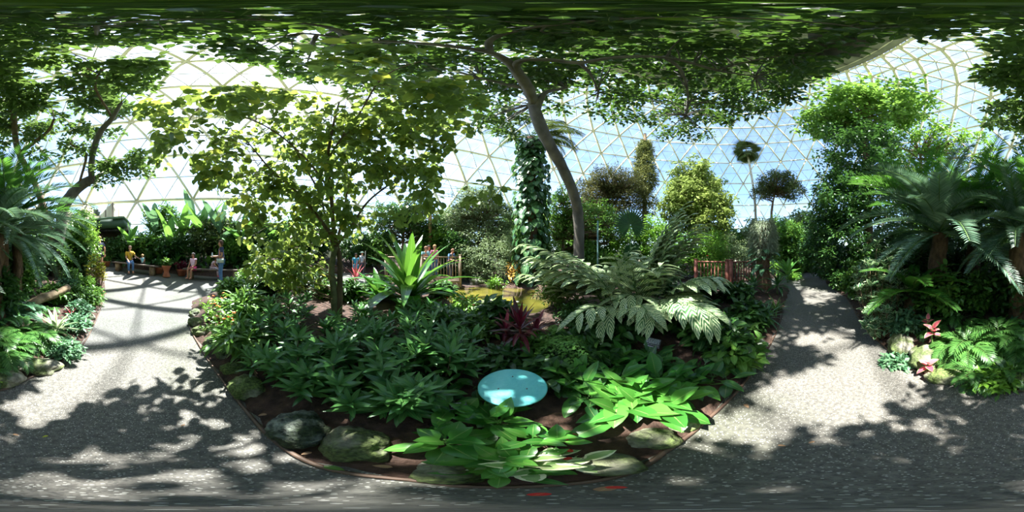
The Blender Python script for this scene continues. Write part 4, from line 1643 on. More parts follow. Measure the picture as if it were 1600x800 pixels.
for (px, yt, r, w, mt, sz, nm, lab) in FAR:
    g = ground(px, r)
    h = max(.6, at(px, yt, r).z - g.z)
    s = max(1.0, r / 9)
    shrub(nm, lab, 'shrub', px, r, h, w * 1.3, mt, T_OVATE if sz > .1 else T_DIA, sz * 1.1 * s, int(80 + 100 * h * w / s / 2), 24, .26 * s, 5)
# ================================================================ UNDERSTOREY
def gp(px, y):
    x, yy = G(px, y)
    return Vector((x, yy, gz(x, yy)))


# ---- island bed: whorled glossy shrubs
WH = [
    (418, 548, .42, .75, 12, .19, 'glossy whorled shrub beside the heart-leaf tree, nearest the orange flowers'),
    (455, 510, .38, .9, 13, .2, 'glossy whorled shrub left of the heart-leaf trunk, behind the pitted rock'),
    (452, 590, .42, .62, 10, .19, 'low glossy whorled shrub above the dark pitted rock'),
    (505, 575, .3, .75, 13, .2, 'glossy whorled shrub in front of the heart-leaf trunk'),
    (512, 628, .32, .45, 8, .18, 'small glossy whorled shrub between the pitted rock and the long mossy boulder'),
    (560, 530, .27, .8, 12, .2, 'glossy whorled shrub right of the heart-leaf trunk'),
    (560, 598, .42, .62, 12, .2, 'glossy whorled shrub hanging over the long mossy boulder'),
    (612, 565, .3, .75, 13, .21, 'glossy whorled shrub in front of the strap-leaved plant'),
    (622, 618, .34, .5, 9, .19, 'low glossy whorled shrub left of the small bed label'),
    (655, 530, .3, .7, 12, .24, 'tall whorled shrub with sunlit white leaves below the strap-leaved plant'),
    (672, 570, .36, .6, 11, .22, 'whorled shrub with sunlit leaves left of the turquoise disc'),
    (716, 590, .34, .42, 7, .2, 'small whorled shrub touching the left rim of the turquoise disc'),
    (575, 655, .24, .4, 9, .16, 'low whorled shrub behind the long mossy boulder'),
    (645, 655, .24, .4, 9, .17, 'low whorled shrub between the long boulder and the broad leaves'),
    (476, 612, .3, .45, 9, .17, 'whorled shrub right behind the dark pitted rock'),
    (690, 610, .34, .45, 9, .2, 'whorled shrub just behind the small bed label'),
    (408, 600, .26, .4, 7, .15, 'small whorled shrub beside the mossy kerb stones'),
]
for (px, y, h, w, ns, L, lab) in WH:
    whorl_shrub('whorled_shrub', lab, gp(px, y), h, w, ns, L)

# ---- island bed, left tip
def lantana(loc, h, w, lab):
    t = shrub('orange_flowered_shrub', lab, 'shrub', 0, 0, h, w, 'bright', T_OVATE, .075, 34, 9, .12, 7, base=loc, stemmat='stem')
    pts = [(RND.uniform(-w * .42, w * .42), RND.uniform(-w * .42, w * .42), h * RND.uniform(.6, 1.1)) for _ in range(10)]
    flower_heads(t, pts, 'orange_flower', .034)
    return t


lantana(gp(338, 510), .42, .5, 'bright shrub with orange flower heads at the left tip of the island')
lantana(gp(352, 540), .34, .4, 'lower orange-flowered shrub just above the round kerb stones')
FILL = [
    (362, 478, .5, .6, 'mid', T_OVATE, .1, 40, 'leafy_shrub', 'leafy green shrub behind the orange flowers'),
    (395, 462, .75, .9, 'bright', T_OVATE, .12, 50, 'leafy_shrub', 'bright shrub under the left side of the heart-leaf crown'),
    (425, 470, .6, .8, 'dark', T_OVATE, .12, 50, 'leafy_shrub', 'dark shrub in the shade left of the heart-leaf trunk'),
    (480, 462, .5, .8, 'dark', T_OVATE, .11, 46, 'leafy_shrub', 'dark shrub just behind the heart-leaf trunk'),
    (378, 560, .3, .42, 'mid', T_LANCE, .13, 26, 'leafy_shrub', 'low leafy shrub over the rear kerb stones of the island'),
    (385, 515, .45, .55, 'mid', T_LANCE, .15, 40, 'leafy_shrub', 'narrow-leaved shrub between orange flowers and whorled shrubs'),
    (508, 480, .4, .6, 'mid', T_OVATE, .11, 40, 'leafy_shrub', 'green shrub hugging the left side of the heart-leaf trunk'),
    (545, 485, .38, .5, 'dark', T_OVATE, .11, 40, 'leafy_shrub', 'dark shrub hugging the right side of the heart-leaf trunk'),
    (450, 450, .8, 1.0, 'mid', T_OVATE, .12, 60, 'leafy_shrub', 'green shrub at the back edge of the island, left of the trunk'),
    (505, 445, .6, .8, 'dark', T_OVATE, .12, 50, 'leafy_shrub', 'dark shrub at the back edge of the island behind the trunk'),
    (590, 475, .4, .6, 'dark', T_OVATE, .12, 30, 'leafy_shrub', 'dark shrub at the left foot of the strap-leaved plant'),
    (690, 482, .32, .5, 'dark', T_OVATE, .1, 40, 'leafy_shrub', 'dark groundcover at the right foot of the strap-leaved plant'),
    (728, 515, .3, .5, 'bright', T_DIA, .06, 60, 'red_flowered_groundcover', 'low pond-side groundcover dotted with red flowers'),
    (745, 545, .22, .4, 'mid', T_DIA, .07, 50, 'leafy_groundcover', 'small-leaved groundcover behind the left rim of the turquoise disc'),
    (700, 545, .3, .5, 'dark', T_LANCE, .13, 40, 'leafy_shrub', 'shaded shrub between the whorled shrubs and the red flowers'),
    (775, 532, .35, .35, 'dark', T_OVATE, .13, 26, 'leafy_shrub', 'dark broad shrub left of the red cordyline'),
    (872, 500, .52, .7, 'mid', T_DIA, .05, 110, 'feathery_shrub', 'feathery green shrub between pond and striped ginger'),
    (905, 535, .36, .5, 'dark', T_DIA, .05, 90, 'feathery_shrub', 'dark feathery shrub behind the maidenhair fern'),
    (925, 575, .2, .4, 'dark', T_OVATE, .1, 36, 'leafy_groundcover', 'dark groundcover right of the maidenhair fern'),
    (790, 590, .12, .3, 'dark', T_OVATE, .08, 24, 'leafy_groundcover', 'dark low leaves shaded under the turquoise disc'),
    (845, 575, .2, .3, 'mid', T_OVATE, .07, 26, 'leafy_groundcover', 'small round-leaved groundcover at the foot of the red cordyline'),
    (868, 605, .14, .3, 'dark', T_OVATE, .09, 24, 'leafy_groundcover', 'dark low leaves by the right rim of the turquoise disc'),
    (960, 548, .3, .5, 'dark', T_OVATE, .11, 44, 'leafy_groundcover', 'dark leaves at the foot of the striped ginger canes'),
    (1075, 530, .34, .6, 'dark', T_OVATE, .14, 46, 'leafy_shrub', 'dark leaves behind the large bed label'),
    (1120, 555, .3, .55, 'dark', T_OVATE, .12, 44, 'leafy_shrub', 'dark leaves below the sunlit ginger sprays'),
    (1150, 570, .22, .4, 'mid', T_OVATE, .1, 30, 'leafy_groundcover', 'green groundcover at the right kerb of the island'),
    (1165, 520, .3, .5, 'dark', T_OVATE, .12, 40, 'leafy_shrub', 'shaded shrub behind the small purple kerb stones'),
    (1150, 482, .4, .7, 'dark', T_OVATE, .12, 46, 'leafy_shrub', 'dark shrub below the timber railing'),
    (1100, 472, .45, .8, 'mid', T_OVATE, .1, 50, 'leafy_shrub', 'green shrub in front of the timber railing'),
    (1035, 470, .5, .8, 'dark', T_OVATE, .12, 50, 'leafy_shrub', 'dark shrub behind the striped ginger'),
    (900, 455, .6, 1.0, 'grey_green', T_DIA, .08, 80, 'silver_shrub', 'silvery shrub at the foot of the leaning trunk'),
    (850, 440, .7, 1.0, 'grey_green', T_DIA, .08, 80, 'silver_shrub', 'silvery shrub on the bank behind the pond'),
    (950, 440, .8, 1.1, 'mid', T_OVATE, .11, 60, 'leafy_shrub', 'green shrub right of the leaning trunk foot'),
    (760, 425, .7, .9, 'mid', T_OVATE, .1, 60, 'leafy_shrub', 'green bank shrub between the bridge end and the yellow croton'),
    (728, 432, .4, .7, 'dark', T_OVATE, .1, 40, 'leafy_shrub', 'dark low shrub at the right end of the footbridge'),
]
for (px, y, h, w, mt, tp, sz, nc, nm, lab) in FILL:
    t = shrub(nm, lab, 'shrub', 0, 0, h, w, mt, tp, sz * 1.2, int(nc * 1.7), 14, .12 + h * .06, 5, base=gp(px, y), stemmat='stem')
    if nm.startswith('red_flowered'):
        flower_heads(t, [(RND.uniform(-.25, .25), RND.uniform(-.25, .25), RND.uniform(.22, .36)) for _ in range(14)], 'red_flower', .022, per=6)

# ---- strap-leaved plant
rosette('strap_leaved_plant', 'large arching strap-leaved plant left of the pond', 'plant', gp(640, 492), 40, 1.7, .25, (1.5, .45), (.6, 1.9), prof_strap, 'crinum', parts=True, fold=.2, seg=9)
rosette('strap_leaved_plant', 'smaller strap-leaved plant with drooping leaves left of the big one', 'plant', gp(592, 490), 16, .95, .16, (1.3, .4), (.9, 1.6), prof_strap, 'crinum', parts=True, fold=.3, seg=8)
t = rosette('pink_bromeliad', 'pink-leaved spiky plant right of the heart-leaf trunk', 'plant', gp(556, 468), 12, .5, .05, (1.45, .7), (.1, .6), prof_lance, 'pink_leaf', stalk=.45)

# ---- striped ginger: canes leaning left, up and right
g0 = gp(985, 512)
rv = Vector((math.cos(-az(985)), math.sin(-az(985)), 0))         # to the viewer's right
tow = -Vector((g0.x, g0.y, 0)).normalized()
ar = math.atan2(rv.y, rv.x)
at_ = math.atan2(tow.y, tow.x)
ST = []
for k in range(13):
    ST.append((ar + pi + RND.uniform(-.5, .6), RND.uniform(.35, .85), RND.uniform(1.5, 2.0), RND.uniform(.7, 1.2), (RND.uniform(-.5, .1), RND.uniform(-.25, .25)), RND.uniform(.75, 1)))
for k in range(18):
    ST.append((RND.random() * 6.28, RND.uniform(.02, .4), RND.uniform(1.0, 1.5), RND.uniform(.4, 1.2), (RND.uniform(-.3, .5), RND.uniform(-.3, .3)), RND.uniform(.7, .95)))
for k in range(11):
    ST.append((ar + RND.uniform(-.35, .45), RND.uniform(.05, .4), RND.uniform(1.7, 2.2), RND.uniform(.3, .7), (RND.uniform(.1, .6), RND.uniform(-.3, .2)), RND.uniform(.8, 1)))
for k in range(5):
    ST.append((at_ + RND.uniform(.4, 1.2), RND.uniform(.5, .8), RND.uniform(1.2, 1.5), RND.uniform(1.0, 1.5), (RND.uniform(.1, .4), RND.uniform(-.3, 0)), 1.1))
for k in range(9):
    ST.append((at_ + RND.uniform(-.9, .3), RND.uniform(.3, .6), RND.uniform(.8, 1.2), RND.uniform(1.1, 1.6), (RND.uniform(-.4, .3), RND.uniform(-.3, 0)), .8))
ginger_plant('striped_ginger', 'wide clump of cream-striped ginger canes right of the pond', g0, ST, leafL=.46)
g1 = gp(1065, 490)
ginger_plant('striped_ginger', 'ginger canes with large sunlit striped leaves reaching right over the label', g1,
             [(ar - .55 + .25 * k, .55, 1.05 + .1 * (k % 2), 1.3, (.05 * k, 0), 1.25) for k in range(5)])

# ---- round fan leaf plant
M['fan'] = leaf_mat('fan_leaf_green', (24, 66, 30), (40, 88, 40), (70, 120, 40), .15, .45)


def fan_plant(lab, loc, leaves, mat='dark'):
    t = thing('fan_leaved_palm', lab, 'palm', loc)
    for (c, d, R2) in leaves:
        c, d = Vector(c), Vector(d).normalized()
        s = d.cross(Vector((0, 0, 1))).normalized()
        u = s.cross(d)
        # leaf plane faces the clearing: segments radiate in the plane spanned by up and side
        M3 = Matrix((Vector((0, 0, 1)) * .96 + d * .28, s, d)).transposed()
        b = MB().add(orient(fan_blk(R2, 34, 5.4, .08), M3, c), 0).add(tube(cat_rom([(0, 0, 0), (c.x * .5, c.y * .5, c.z * .55), tuple(c)], 3), [.014, .008], 5), 1)
        b.build('fan_leaf', [M[mat], M['stem']], t)
    return t


l0 = ground(985, 3.2)
vd = -Vector((l0.x, l0.y, 0)).normalized()
fan_plant('low palm with one round dark green fan leaf above the ginger', l0, [((0, 0, at(985, 352, 3.2).z - l0.z), vd, .4), ((.3, .3, 1.1), vd + Vector((.5, 0, 0)), .3)], 'fan')

# ---- cordyline and maidenhair, ferns
rosette('red_cordyline', 'red and purple cordyline behind the turquoise disc', 'plant', gp(812, 572), 30, .34, .05, (1.4, -.2), (.2, 1.2), prof_lance, 'cordyline', stalk=.34, stem_mat='stem_red')
rosette('red_cordyline', 'smaller dark red cordyline head right of the tallest one', 'plant', gp(838, 562), 18, .26, .042, (1.2, 0), (.3, 1.1), prof_lance, 'cordyline', stalk=.22, stem_mat='stem_red')
rosette('red_cordyline', 'low dark red cordyline head left of the tallest one', 'plant', gp(790, 560), 16, .26, .042, (1.2, 0), (.3, 1.1), prof_lance, 'cordyline', stalk=.2, stem_mat='stem_red')


def maidenhair(lab, loc, w, h, n):
    t = thing('maidenhair_fern', lab, 'fern', loc)
    b, s = MB(), MB()
    for k in range(n):
        a = RND.random() * 6.28
        L = RND.uniform(.6, 1) * w / 2
        P = cat_rom([(0, 0, -.04), (math.cos(a) * L * .3, math.sin(a) * L * .3, h * .9), (math.cos(a) * L, math.sin(a) * L, h * RND.uniform(.5, .8)), (math.cos(a) * L * 1.25, math.sin(a) * L * 1.25, h * .35)], 5)
        s.add(tube(P, [.003, .0015], 4))
        pos, X, U = [], [], []
        for p in P[5:]:
            for q in range(5):
                aa = a + RND.uniform(-1.5, 1.5)
                pos.append(p + Vector((RND.uniform(-.035, .035), RND.uniform(-.035, .035), RND.uniform(-.01, .01))))
                X.append((math.cos(aa), math.sin(aa), RND.uniform(-.3, .1)))
                U.append((RND.uniform(-.2, .2), RND.uniform(-.2, .2), 1))
        b.add(inst(T_FAT, pos, X, U, NP.uniform(.026, .04, len(pos))))
    b.build('foliage', M['maidenhair'], t)
    s.build('stem', M['black'], t)


maidenhair('light green maidenhair fern right of the turquoise disc', gp(885, 588), .42, .3, 34)
maidenhair('small maidenhair fern tuft between the cordyline and the larger fern', gp(868, 562), .26, .26, 14)
maidenhair('small maidenhair fern left of the large bed label', gp(968, 552), .26, .22, 14)
whorl_shrub('small_leaved_shrub', 'small bright-leaved shrub just right of the red cordyline', gp(830, 580), .2, .3, 10, .06, 'bright', Wr=.3, nl=5)

# ---- broad-leaved clumps
BR = [
    (945, 632, .5, .4, 7, .3, .105, 'broad', 'broad-leaved clump right of the bare soil, left half of the sunlit patch'),
    (1000, 640, .5, .42, 8, .32, .11, 'broad', 'sunlit broad-leaved clump in front of the large bed label'),
    (1055, 628, .46, .4, 7, .3, .1, 'broad', 'broad-leaved clump above the flat sunlit kerb stone'),
    (1095, 608, .4, .35, 6, .26, .09, 'broad_dark', 'dark broad-leaved clump at the right kerb'),
    (1030, 585, .5, .4, 7, .28, .09, 'broad_dark', 'shaded broad-leaved clump right beside the large bed label'),
    (962, 590, .4, .3, 5, .28, .09, 'broad', 'broad-leaved clump left below the large bed label'),
    (905, 640, .26, .2, 4, .2, .07, 'broad_dark', 'small dark broad-leaved clump at the edge of the bare soil'),
    (1128, 580, .36, .3, 6, .2, .07, 'broad_dark', 'low dark broad-leaved clump below the ginger sprays'),
    (690, 668, .2, .16, 4, .22, .09, 'broad', 'broad-leaved clump over the mossy boulder, below the small label'),
    (668, 640, .22, .2, 4, .2, .07, 'broad_dark', 'darker broad-leaved clump left of the small label'),
    (748, 672, .26, .18, 5, .22, .075, 'broad', 'broad-leaved clump just below the small label'),
    (728, 700, .16, .12, 3, .2, .085, 'broad', 'broad-leaved clump with brown-edged leaf above the kerb stone'),
    (800, 722, .16, .1, 5, .17, .055, 'broad', 'sunlit narrow clump at the front kerb, left of the red petals'),
    (850, 728, .16, .1, 5, .17, .055, 'white_leaf', 'pale sunlit clump at the front kerb among the red petals'),
    (800, 650, .2, .14, 3, .18, .06, 'broad_dark', 'dark broad leaves under the front of the turquoise disc'),
    (720, 630, .2, .2, 3, .18, .06, 'broad_dark', 'dark broad leaves behind the small bed label'),
    (765, 745, .1, .06, 3, .13, .04, 'broad', 'low sunlit leaves hanging over the front kerb'),
    (850, 700, .14, .1, 3, .17, .055, 'broad', 'green clump between bare soil and the red petals'),
]
for (px, y, w, d, hd, L, Wd, mt, lab) in BR:
    patch_plant('broad_leaved_plant', lab, 'plant', gp(px, y), hd, w, d, L, Wd, mt, n=6, rot=-az(px), e=(1.25, .35), bend=(.7, 1.3), hz=(0, .05))

# ---- island, right end
rosette('grassy_lily', 'pale green grassy-leaved clump by the right path', 'plant', gp(1196, 508), 30, .42, .035, (1.4, .3), (.5, 1.3), prof_lance, 'blue_fern')
rosette('grassy_lily', 'second grassy-leaved clump nearer the ginger sprays', 'plant', gp(1172, 512), 24, .36, .03, (1.4, .3), (.5, 1.3), prof_lance, 'blue_fern')
rosette('grassy_lily', 'grassy clump hanging over the kerb beyond the purple stones', 'plant', gp(1212, 490), 24, .4, .035, (1.4, .3), (.5, 1.3), prof_lance, 'mid')
rosette('dark_dracaena', 'dark long-leaved plant at the foot of the epiphyte trunk, path side', 'plant', gp(1215, 466), 26, .55, .08, (1.3, .1), (.5, 1.3), prof_lance, 'broad_dark', stalk=.3)
rosette('dark_dracaena', 'dark long-leaved plant at the foot of the epiphyte trunk, island side', 'plant', gp(1178, 470), 26, .5, .08, (1.3, .1), (.5, 1.3), prof_lance, 'broad_dark', stalk=.25)

# epiphyte trunk with air plants and lobed philodendron
g = ground(1192, 5.6)
t = thing('epiphyte_trunk', 'shaggy stump wrapped in pale air plants beside the right path', 'tree', g)
MB().add(tube(cat_rom([(0, 0, -.1), (.02, 0, 1.1), (0, .02, 2.25)], 5), [.26, .24, .2], 14, .5)).build('trunk', M['bark_fibre'], t, smooth=True)
pos, X, U = [], [], []
for k in range(3200):
    a = RND.random() * 6.28
    z = RND.uniform(1.25, 2.4)
    rr = .22 + RND.uniform(0, .2) * math.sin(min(1, (2.45 - z) / .6) * pi * .5)
    pos.append((math.cos(a) * rr, math.sin(a) * rr, z))
    X.append((math.cos(a) * .6 + RND.uniform(-.4, .4), math.sin(a) * .6 + RND.uniform(-.4, .4), RND.uniform(-1.3, .1)))
    U.append((0, 0, 1))
MB().add(inst(tpl_diamond(.05), pos, X, U, NP.uniform(.14, .3, len(pos)))).build('air_plant', M['moss_air'], t)
pl = part_from(FM['lobed', 2], 'philodendron_leaf', t, (0, 0, .9), (0, 0, 0), .5)
pl.data.materials[0] = M['fern']
for k in range(46):
    a = k * 2.4
    z = RND.uniform(.5, 1.3)
    part_from(FM['blue', RND.choice((1, 2, 3))], 'philodendron_leaf', t, (math.cos(a) * .15, math.sin(a) * .15, z), (0, 0, a), RND.uniform(.5, .72))

rosette('birds_nest_plant', 'bright green upright rosette beyond the bend, right of the epiphyte trunk', 'plant', ground(1231, 7.9), 20, .95, .2, (1.35, .5), (.2, 1.0), prof_obov, 'banana', stalk=.45, parts=True)
for (px, r, h, w, mt, lab) in [(1246, 11.5, .7, 1.2, 'lime', 'bright ferny shrub at the bend of the right path'), (1263, 14.2, .9, 1.8, 'bright', 'pale sunlit shrub closing the far end of the right path'),
                               (1240, 9.0, .35, .8, 'bright', 'low groundcover at the inner bend of the right path'), (1213, 10.4, .8, 1.2, 'bright', 'sunlit shrub behind the upright rosette')]:
    shrub('leafy_shrub', lab, 'shrub', px, r, h, w, mt, T_DIA, .12, 60, 14, .2)

# ---- croton and reds round the pond
shrub('yellow_croton', 'yellow and orange croton on the far bank of the pond', 'shrub', 806, 6.8, .8, .7, 'orange_croton', T_LANCE, .17, 34, 10, .16)
shrub('pond_side_shrub', 'green and orange leaved shrub at the back edge of the pond', 'shrub', 775, 6.35, .5, .6, 'bright', T_OVATE, .1, 40, 10, .14)
shrub('pale_shrub', 'pale variegated shrub left of the yellow croton', 'shrub', 752, 7.4, .9, .9, 'grey_green', T_OVATE, .1, 50, 12, .16)
t = shrub('red_flowered_shrub', 'red-flowered shrub above the timber railing', 'shrub', 1118, 7.6, 1.3, 1.3, 'mid', T_OVATE, .11, 80, 12, .18)
flower_heads(t, [(RND.uniform(-.6, .6), RND.uniform(-.6, .3), RND.uniform(.7, 1.4)) for _ in range(16)], 'red_flower', .06, per=6)

# ================================================================ REAR BED, right side
cy = ground(1468, 2.95)
t = frond_plant('blue_cycad', 'large cycad with long blue-green fronds, right rear bed', 'cycad', cy, 'cycad', 48, 1.75, (0, 0, 1, 1, 2, 2, 3, 3, 4, 4), trunk=(1.5, .16))
cy2 = ground(1592, 2.6)
t = frond_plant('blue_cycad', 'cycad with a dark trunk in front of the rear bed palms', 'cycad', cy2, 'cycad', 32, 1.2, (0, 1, 2, 2, 3, 4), trunk=(1.45, .14))
t = frond_plant('green_cycad', 'bright green feathery cycad with tall upright fronds', 'cycad', ground(1522, 3.9), 'green', 26, 2.2, (0, 0, 1, 1), trunk=(1.6, .16))
t = frond_plant('green_cycad', 'bright green feathery palm at the left end of the rear bed', 'cycad', ground(8, 3.2), 'green', 28, 1.8, (0, 0, 1, 1, 2), trunk=(1.6, .09))
t = frond_plant('blue_cycad', 'silvery blue cycad arching over the log', 'cycad', ground(28, 3.3), 'cycad', 34, 1.7, (1, 2, 2, 3, 3, 4, 4), trunk=(1.5, .1))
t = frond_plant('green_cycad', 'low green cycad under the large blue cycad', 'cycad', ground(1425, 2.7), 'green', 14, 1.1, (1, 2, 3), trunk=(.5, .1))
t = frond_plant('dark_frond_palm', 'cycad with dark upright fronds behind the large blue one', 'cycad', ground(1448, 4.2), 'green', 24, 2.2, (0, 0, 1), trunk=(1.7, .16))

whorl_shrub('variegated_shrub', 'tall shrub with cream-edged leaves at the corner of the right path', gp(1370, 512), 1.5, .85, 60, .15, 'variegated', Wr=.26, nl=6)
whorl_shrub('variegated_shrub', 'low cream-edged shrub leaning over the kerb near the round rock', gp(1374, 530), .6, .5, 24, .12, 'variegated', Wr=.26, nl=6)
whorl_shrub('variegated_shrub', 'cream-edged shrub behind the corner shrub, under the cycad', gp(1398, 512), 1.1, .6, 34, .15, 'variegated', Wr=.26, nl=6)
for (px, y, h, w, mt, sz, nm, lab) in [
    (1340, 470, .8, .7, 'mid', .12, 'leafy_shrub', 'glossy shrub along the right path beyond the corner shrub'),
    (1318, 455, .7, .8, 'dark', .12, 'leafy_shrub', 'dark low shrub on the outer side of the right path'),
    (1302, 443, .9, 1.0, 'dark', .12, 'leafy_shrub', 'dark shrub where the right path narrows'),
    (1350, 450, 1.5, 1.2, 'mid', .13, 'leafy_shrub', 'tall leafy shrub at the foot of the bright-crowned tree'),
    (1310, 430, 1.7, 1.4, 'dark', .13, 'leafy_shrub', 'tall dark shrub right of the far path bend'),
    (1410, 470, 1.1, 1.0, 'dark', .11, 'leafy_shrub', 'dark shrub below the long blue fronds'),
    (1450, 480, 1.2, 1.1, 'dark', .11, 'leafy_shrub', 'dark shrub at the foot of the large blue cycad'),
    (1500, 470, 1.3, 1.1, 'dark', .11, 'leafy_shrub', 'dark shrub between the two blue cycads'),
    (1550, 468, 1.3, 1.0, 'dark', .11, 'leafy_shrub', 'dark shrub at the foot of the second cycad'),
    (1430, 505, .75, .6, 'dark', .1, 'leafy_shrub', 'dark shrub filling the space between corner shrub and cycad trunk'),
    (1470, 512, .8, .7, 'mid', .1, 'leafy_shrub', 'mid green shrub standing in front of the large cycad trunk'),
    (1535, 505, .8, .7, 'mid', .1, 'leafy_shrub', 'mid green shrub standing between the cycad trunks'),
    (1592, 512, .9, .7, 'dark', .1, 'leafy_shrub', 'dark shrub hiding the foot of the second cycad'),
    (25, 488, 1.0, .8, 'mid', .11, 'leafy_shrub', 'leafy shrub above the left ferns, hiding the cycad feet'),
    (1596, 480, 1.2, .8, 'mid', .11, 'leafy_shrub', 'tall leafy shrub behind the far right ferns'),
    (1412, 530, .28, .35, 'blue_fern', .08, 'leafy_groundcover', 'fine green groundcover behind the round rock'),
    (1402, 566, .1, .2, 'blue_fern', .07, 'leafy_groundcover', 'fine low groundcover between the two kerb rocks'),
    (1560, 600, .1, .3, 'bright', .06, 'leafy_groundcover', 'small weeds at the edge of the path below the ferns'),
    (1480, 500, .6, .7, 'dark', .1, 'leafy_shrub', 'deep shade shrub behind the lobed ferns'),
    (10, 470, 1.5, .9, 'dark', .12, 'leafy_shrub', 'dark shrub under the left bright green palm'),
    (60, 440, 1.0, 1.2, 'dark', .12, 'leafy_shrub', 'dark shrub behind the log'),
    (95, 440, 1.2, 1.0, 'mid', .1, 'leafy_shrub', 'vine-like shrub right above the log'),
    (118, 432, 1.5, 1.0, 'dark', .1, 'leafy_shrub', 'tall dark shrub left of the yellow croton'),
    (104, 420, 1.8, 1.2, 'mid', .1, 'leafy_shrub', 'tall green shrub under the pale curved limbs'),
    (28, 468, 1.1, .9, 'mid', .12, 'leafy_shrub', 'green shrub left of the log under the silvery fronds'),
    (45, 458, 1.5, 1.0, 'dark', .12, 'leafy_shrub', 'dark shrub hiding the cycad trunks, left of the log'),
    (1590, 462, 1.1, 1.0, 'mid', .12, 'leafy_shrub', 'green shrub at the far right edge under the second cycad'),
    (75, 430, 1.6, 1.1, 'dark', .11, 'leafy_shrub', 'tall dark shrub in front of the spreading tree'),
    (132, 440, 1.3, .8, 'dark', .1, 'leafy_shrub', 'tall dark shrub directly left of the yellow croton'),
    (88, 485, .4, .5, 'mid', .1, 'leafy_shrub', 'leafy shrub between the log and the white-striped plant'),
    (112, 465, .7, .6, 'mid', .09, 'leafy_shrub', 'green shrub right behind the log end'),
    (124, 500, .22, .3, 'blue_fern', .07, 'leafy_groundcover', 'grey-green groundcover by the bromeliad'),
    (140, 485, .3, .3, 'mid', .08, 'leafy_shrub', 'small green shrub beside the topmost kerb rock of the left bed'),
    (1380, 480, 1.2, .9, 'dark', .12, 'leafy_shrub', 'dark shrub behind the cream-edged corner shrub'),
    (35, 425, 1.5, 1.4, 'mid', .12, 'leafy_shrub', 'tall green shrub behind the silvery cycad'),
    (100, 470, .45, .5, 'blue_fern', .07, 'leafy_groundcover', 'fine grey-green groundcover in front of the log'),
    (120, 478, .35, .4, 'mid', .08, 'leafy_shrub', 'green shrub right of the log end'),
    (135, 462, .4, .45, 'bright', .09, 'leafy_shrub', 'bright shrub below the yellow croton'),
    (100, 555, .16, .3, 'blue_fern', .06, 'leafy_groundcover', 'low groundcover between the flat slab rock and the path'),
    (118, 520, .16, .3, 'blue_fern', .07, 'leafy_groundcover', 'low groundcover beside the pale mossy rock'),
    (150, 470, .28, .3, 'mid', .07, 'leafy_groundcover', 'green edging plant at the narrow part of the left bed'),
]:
    tp = T_DIA if sz < .1 else T_OVATE
    shrub(nm, lab, 'shrub', 0, 0, h, w, mt, tp, sz * 1.15, int(60 + 80 * h * w), 16, .1 + .1 * h, 5, base=gp(px, y), stemmat='stem')

FE = [
    ('lobed', 1458, 535, 12, .36, 'lobed fern above the second pink caladium leaf'),
    ('lobed', 1488, 560, 14, .36, 'lobed fern over the small kerb rock'),
    ('lobed', 1515, 562, 18, .46, 'large lobed fern in the middle of the rear bed'),
    ('lobed', 1525, 594, 14, .32, 'low lobed fern at the path edge, right of the kerb rock'),
    ('lobed', 1560, 545, 20, .56, 'sunlit lobed fern below the second cycad'),
    ('lobed', 1590, 555, 20, .5, 'brightly sunlit lobed fern at the far right of the photograph'),
    ('fern', 1575, 592, 14, .3, 'feathery fern just above the path at the far right'),
    ('lobed', 1500, 515, 14, .6, 'shaded lobed fern behind the large one'),
    ('fern', 1548, 500, 14, .6, 'feathery fern under the second cycad trunk'),
    ('blue', 1440, 512, 12, .5, 'blue-green fern behind the pink caladium'),
    ('fern', 1470, 492, 14, .6, 'feathery dark fern under the large blue cycad'),
    ('fern', 1590, 490, 14, .7, 'feathery fern right behind the sunlit lobed ferns'),
    ('lobed', 10, 565, 18, .44, 'lobed fern over the grey boulder at the far left'),
    ('lobed', 35, 540, 20, .48, 'lobed fern above the flat slab rock'),
    ('lobed', 62, 543, 16, .4, 'lobed fern left of the white-striped plant'),
    ('blue', 20, 510, 16, .6, 'blue-green fern left of the log'),
    ('blue', 45, 500, 16, .55, 'blue-green fern just below the log'),
    ('fern', 5, 490, 14, .7, 'feathery fern at the far left edge'),
    ('fern', 72, 505, 10, .4, 'small feathery fern right below the log'),
    ('fern', 1310, 436, 12, .8, 'feathery fern beside the narrow stretch of the right path'),
    ('fern', 1242, 438, 10, .55, 'light feathery fern at the inner bend of the right path'),
    ('blue', 590, 455, 12, .6, 'shaded fern behind the strap-leaved plant'),
    ('fern', 495, 470, 12, .45, 'pale fern left behind the heart-leaf trunk'),
]
for (kd, px, y, n, L, lab) in FE:
    frond_plant('fern', lab, 'fern', gp(px, y), kd, n, L, (0, 1, 1, 2, 2, 3))

rosette('white_striped_plant', 'white-striped arching plant right of the left ferns', 'plant', gp(88, 532), 26, .42, .055, (1.3, .2), (.6, 1.4), prof_lance, 'white_leaf')
rosette('broad_leaved_plant', 'large dark-leaved plant at the far left edge above the ferns', 'plant', gp(15, 475), 10, .6, .2, (1.3, .3), (.5, 1.2), prof_stalked, 'broad_dark')
rosette('bromeliad', 'small red and green bromeliad by the pale mossy rock', 'plant', gp(112, 505), 14, .22, .025, (1.4, .5), (.2, .8), prof_lance, 'pink_leaf')
rosette('bromeliad', 'yellow-green spiky plant with an orange bract beside the log', 'plant', gp(128, 488), 14, .4, .03, (1.4, .5), (.2, .8), prof_lance, 'bright')
whorl_shrub('yellow_croton', 'yellow croton shrub at the narrow left end of the rear bed', gp(148, 452), 1.05, .7, 34, .16, 'croton', Wr=.3, nl=7)
whorl_shrub('yellow_croton', 'lower yellow and orange croton nearest the man in navy', gp(156, 450), .75, .5, 20, .14, 'croton', Wr=.3, nl=7)
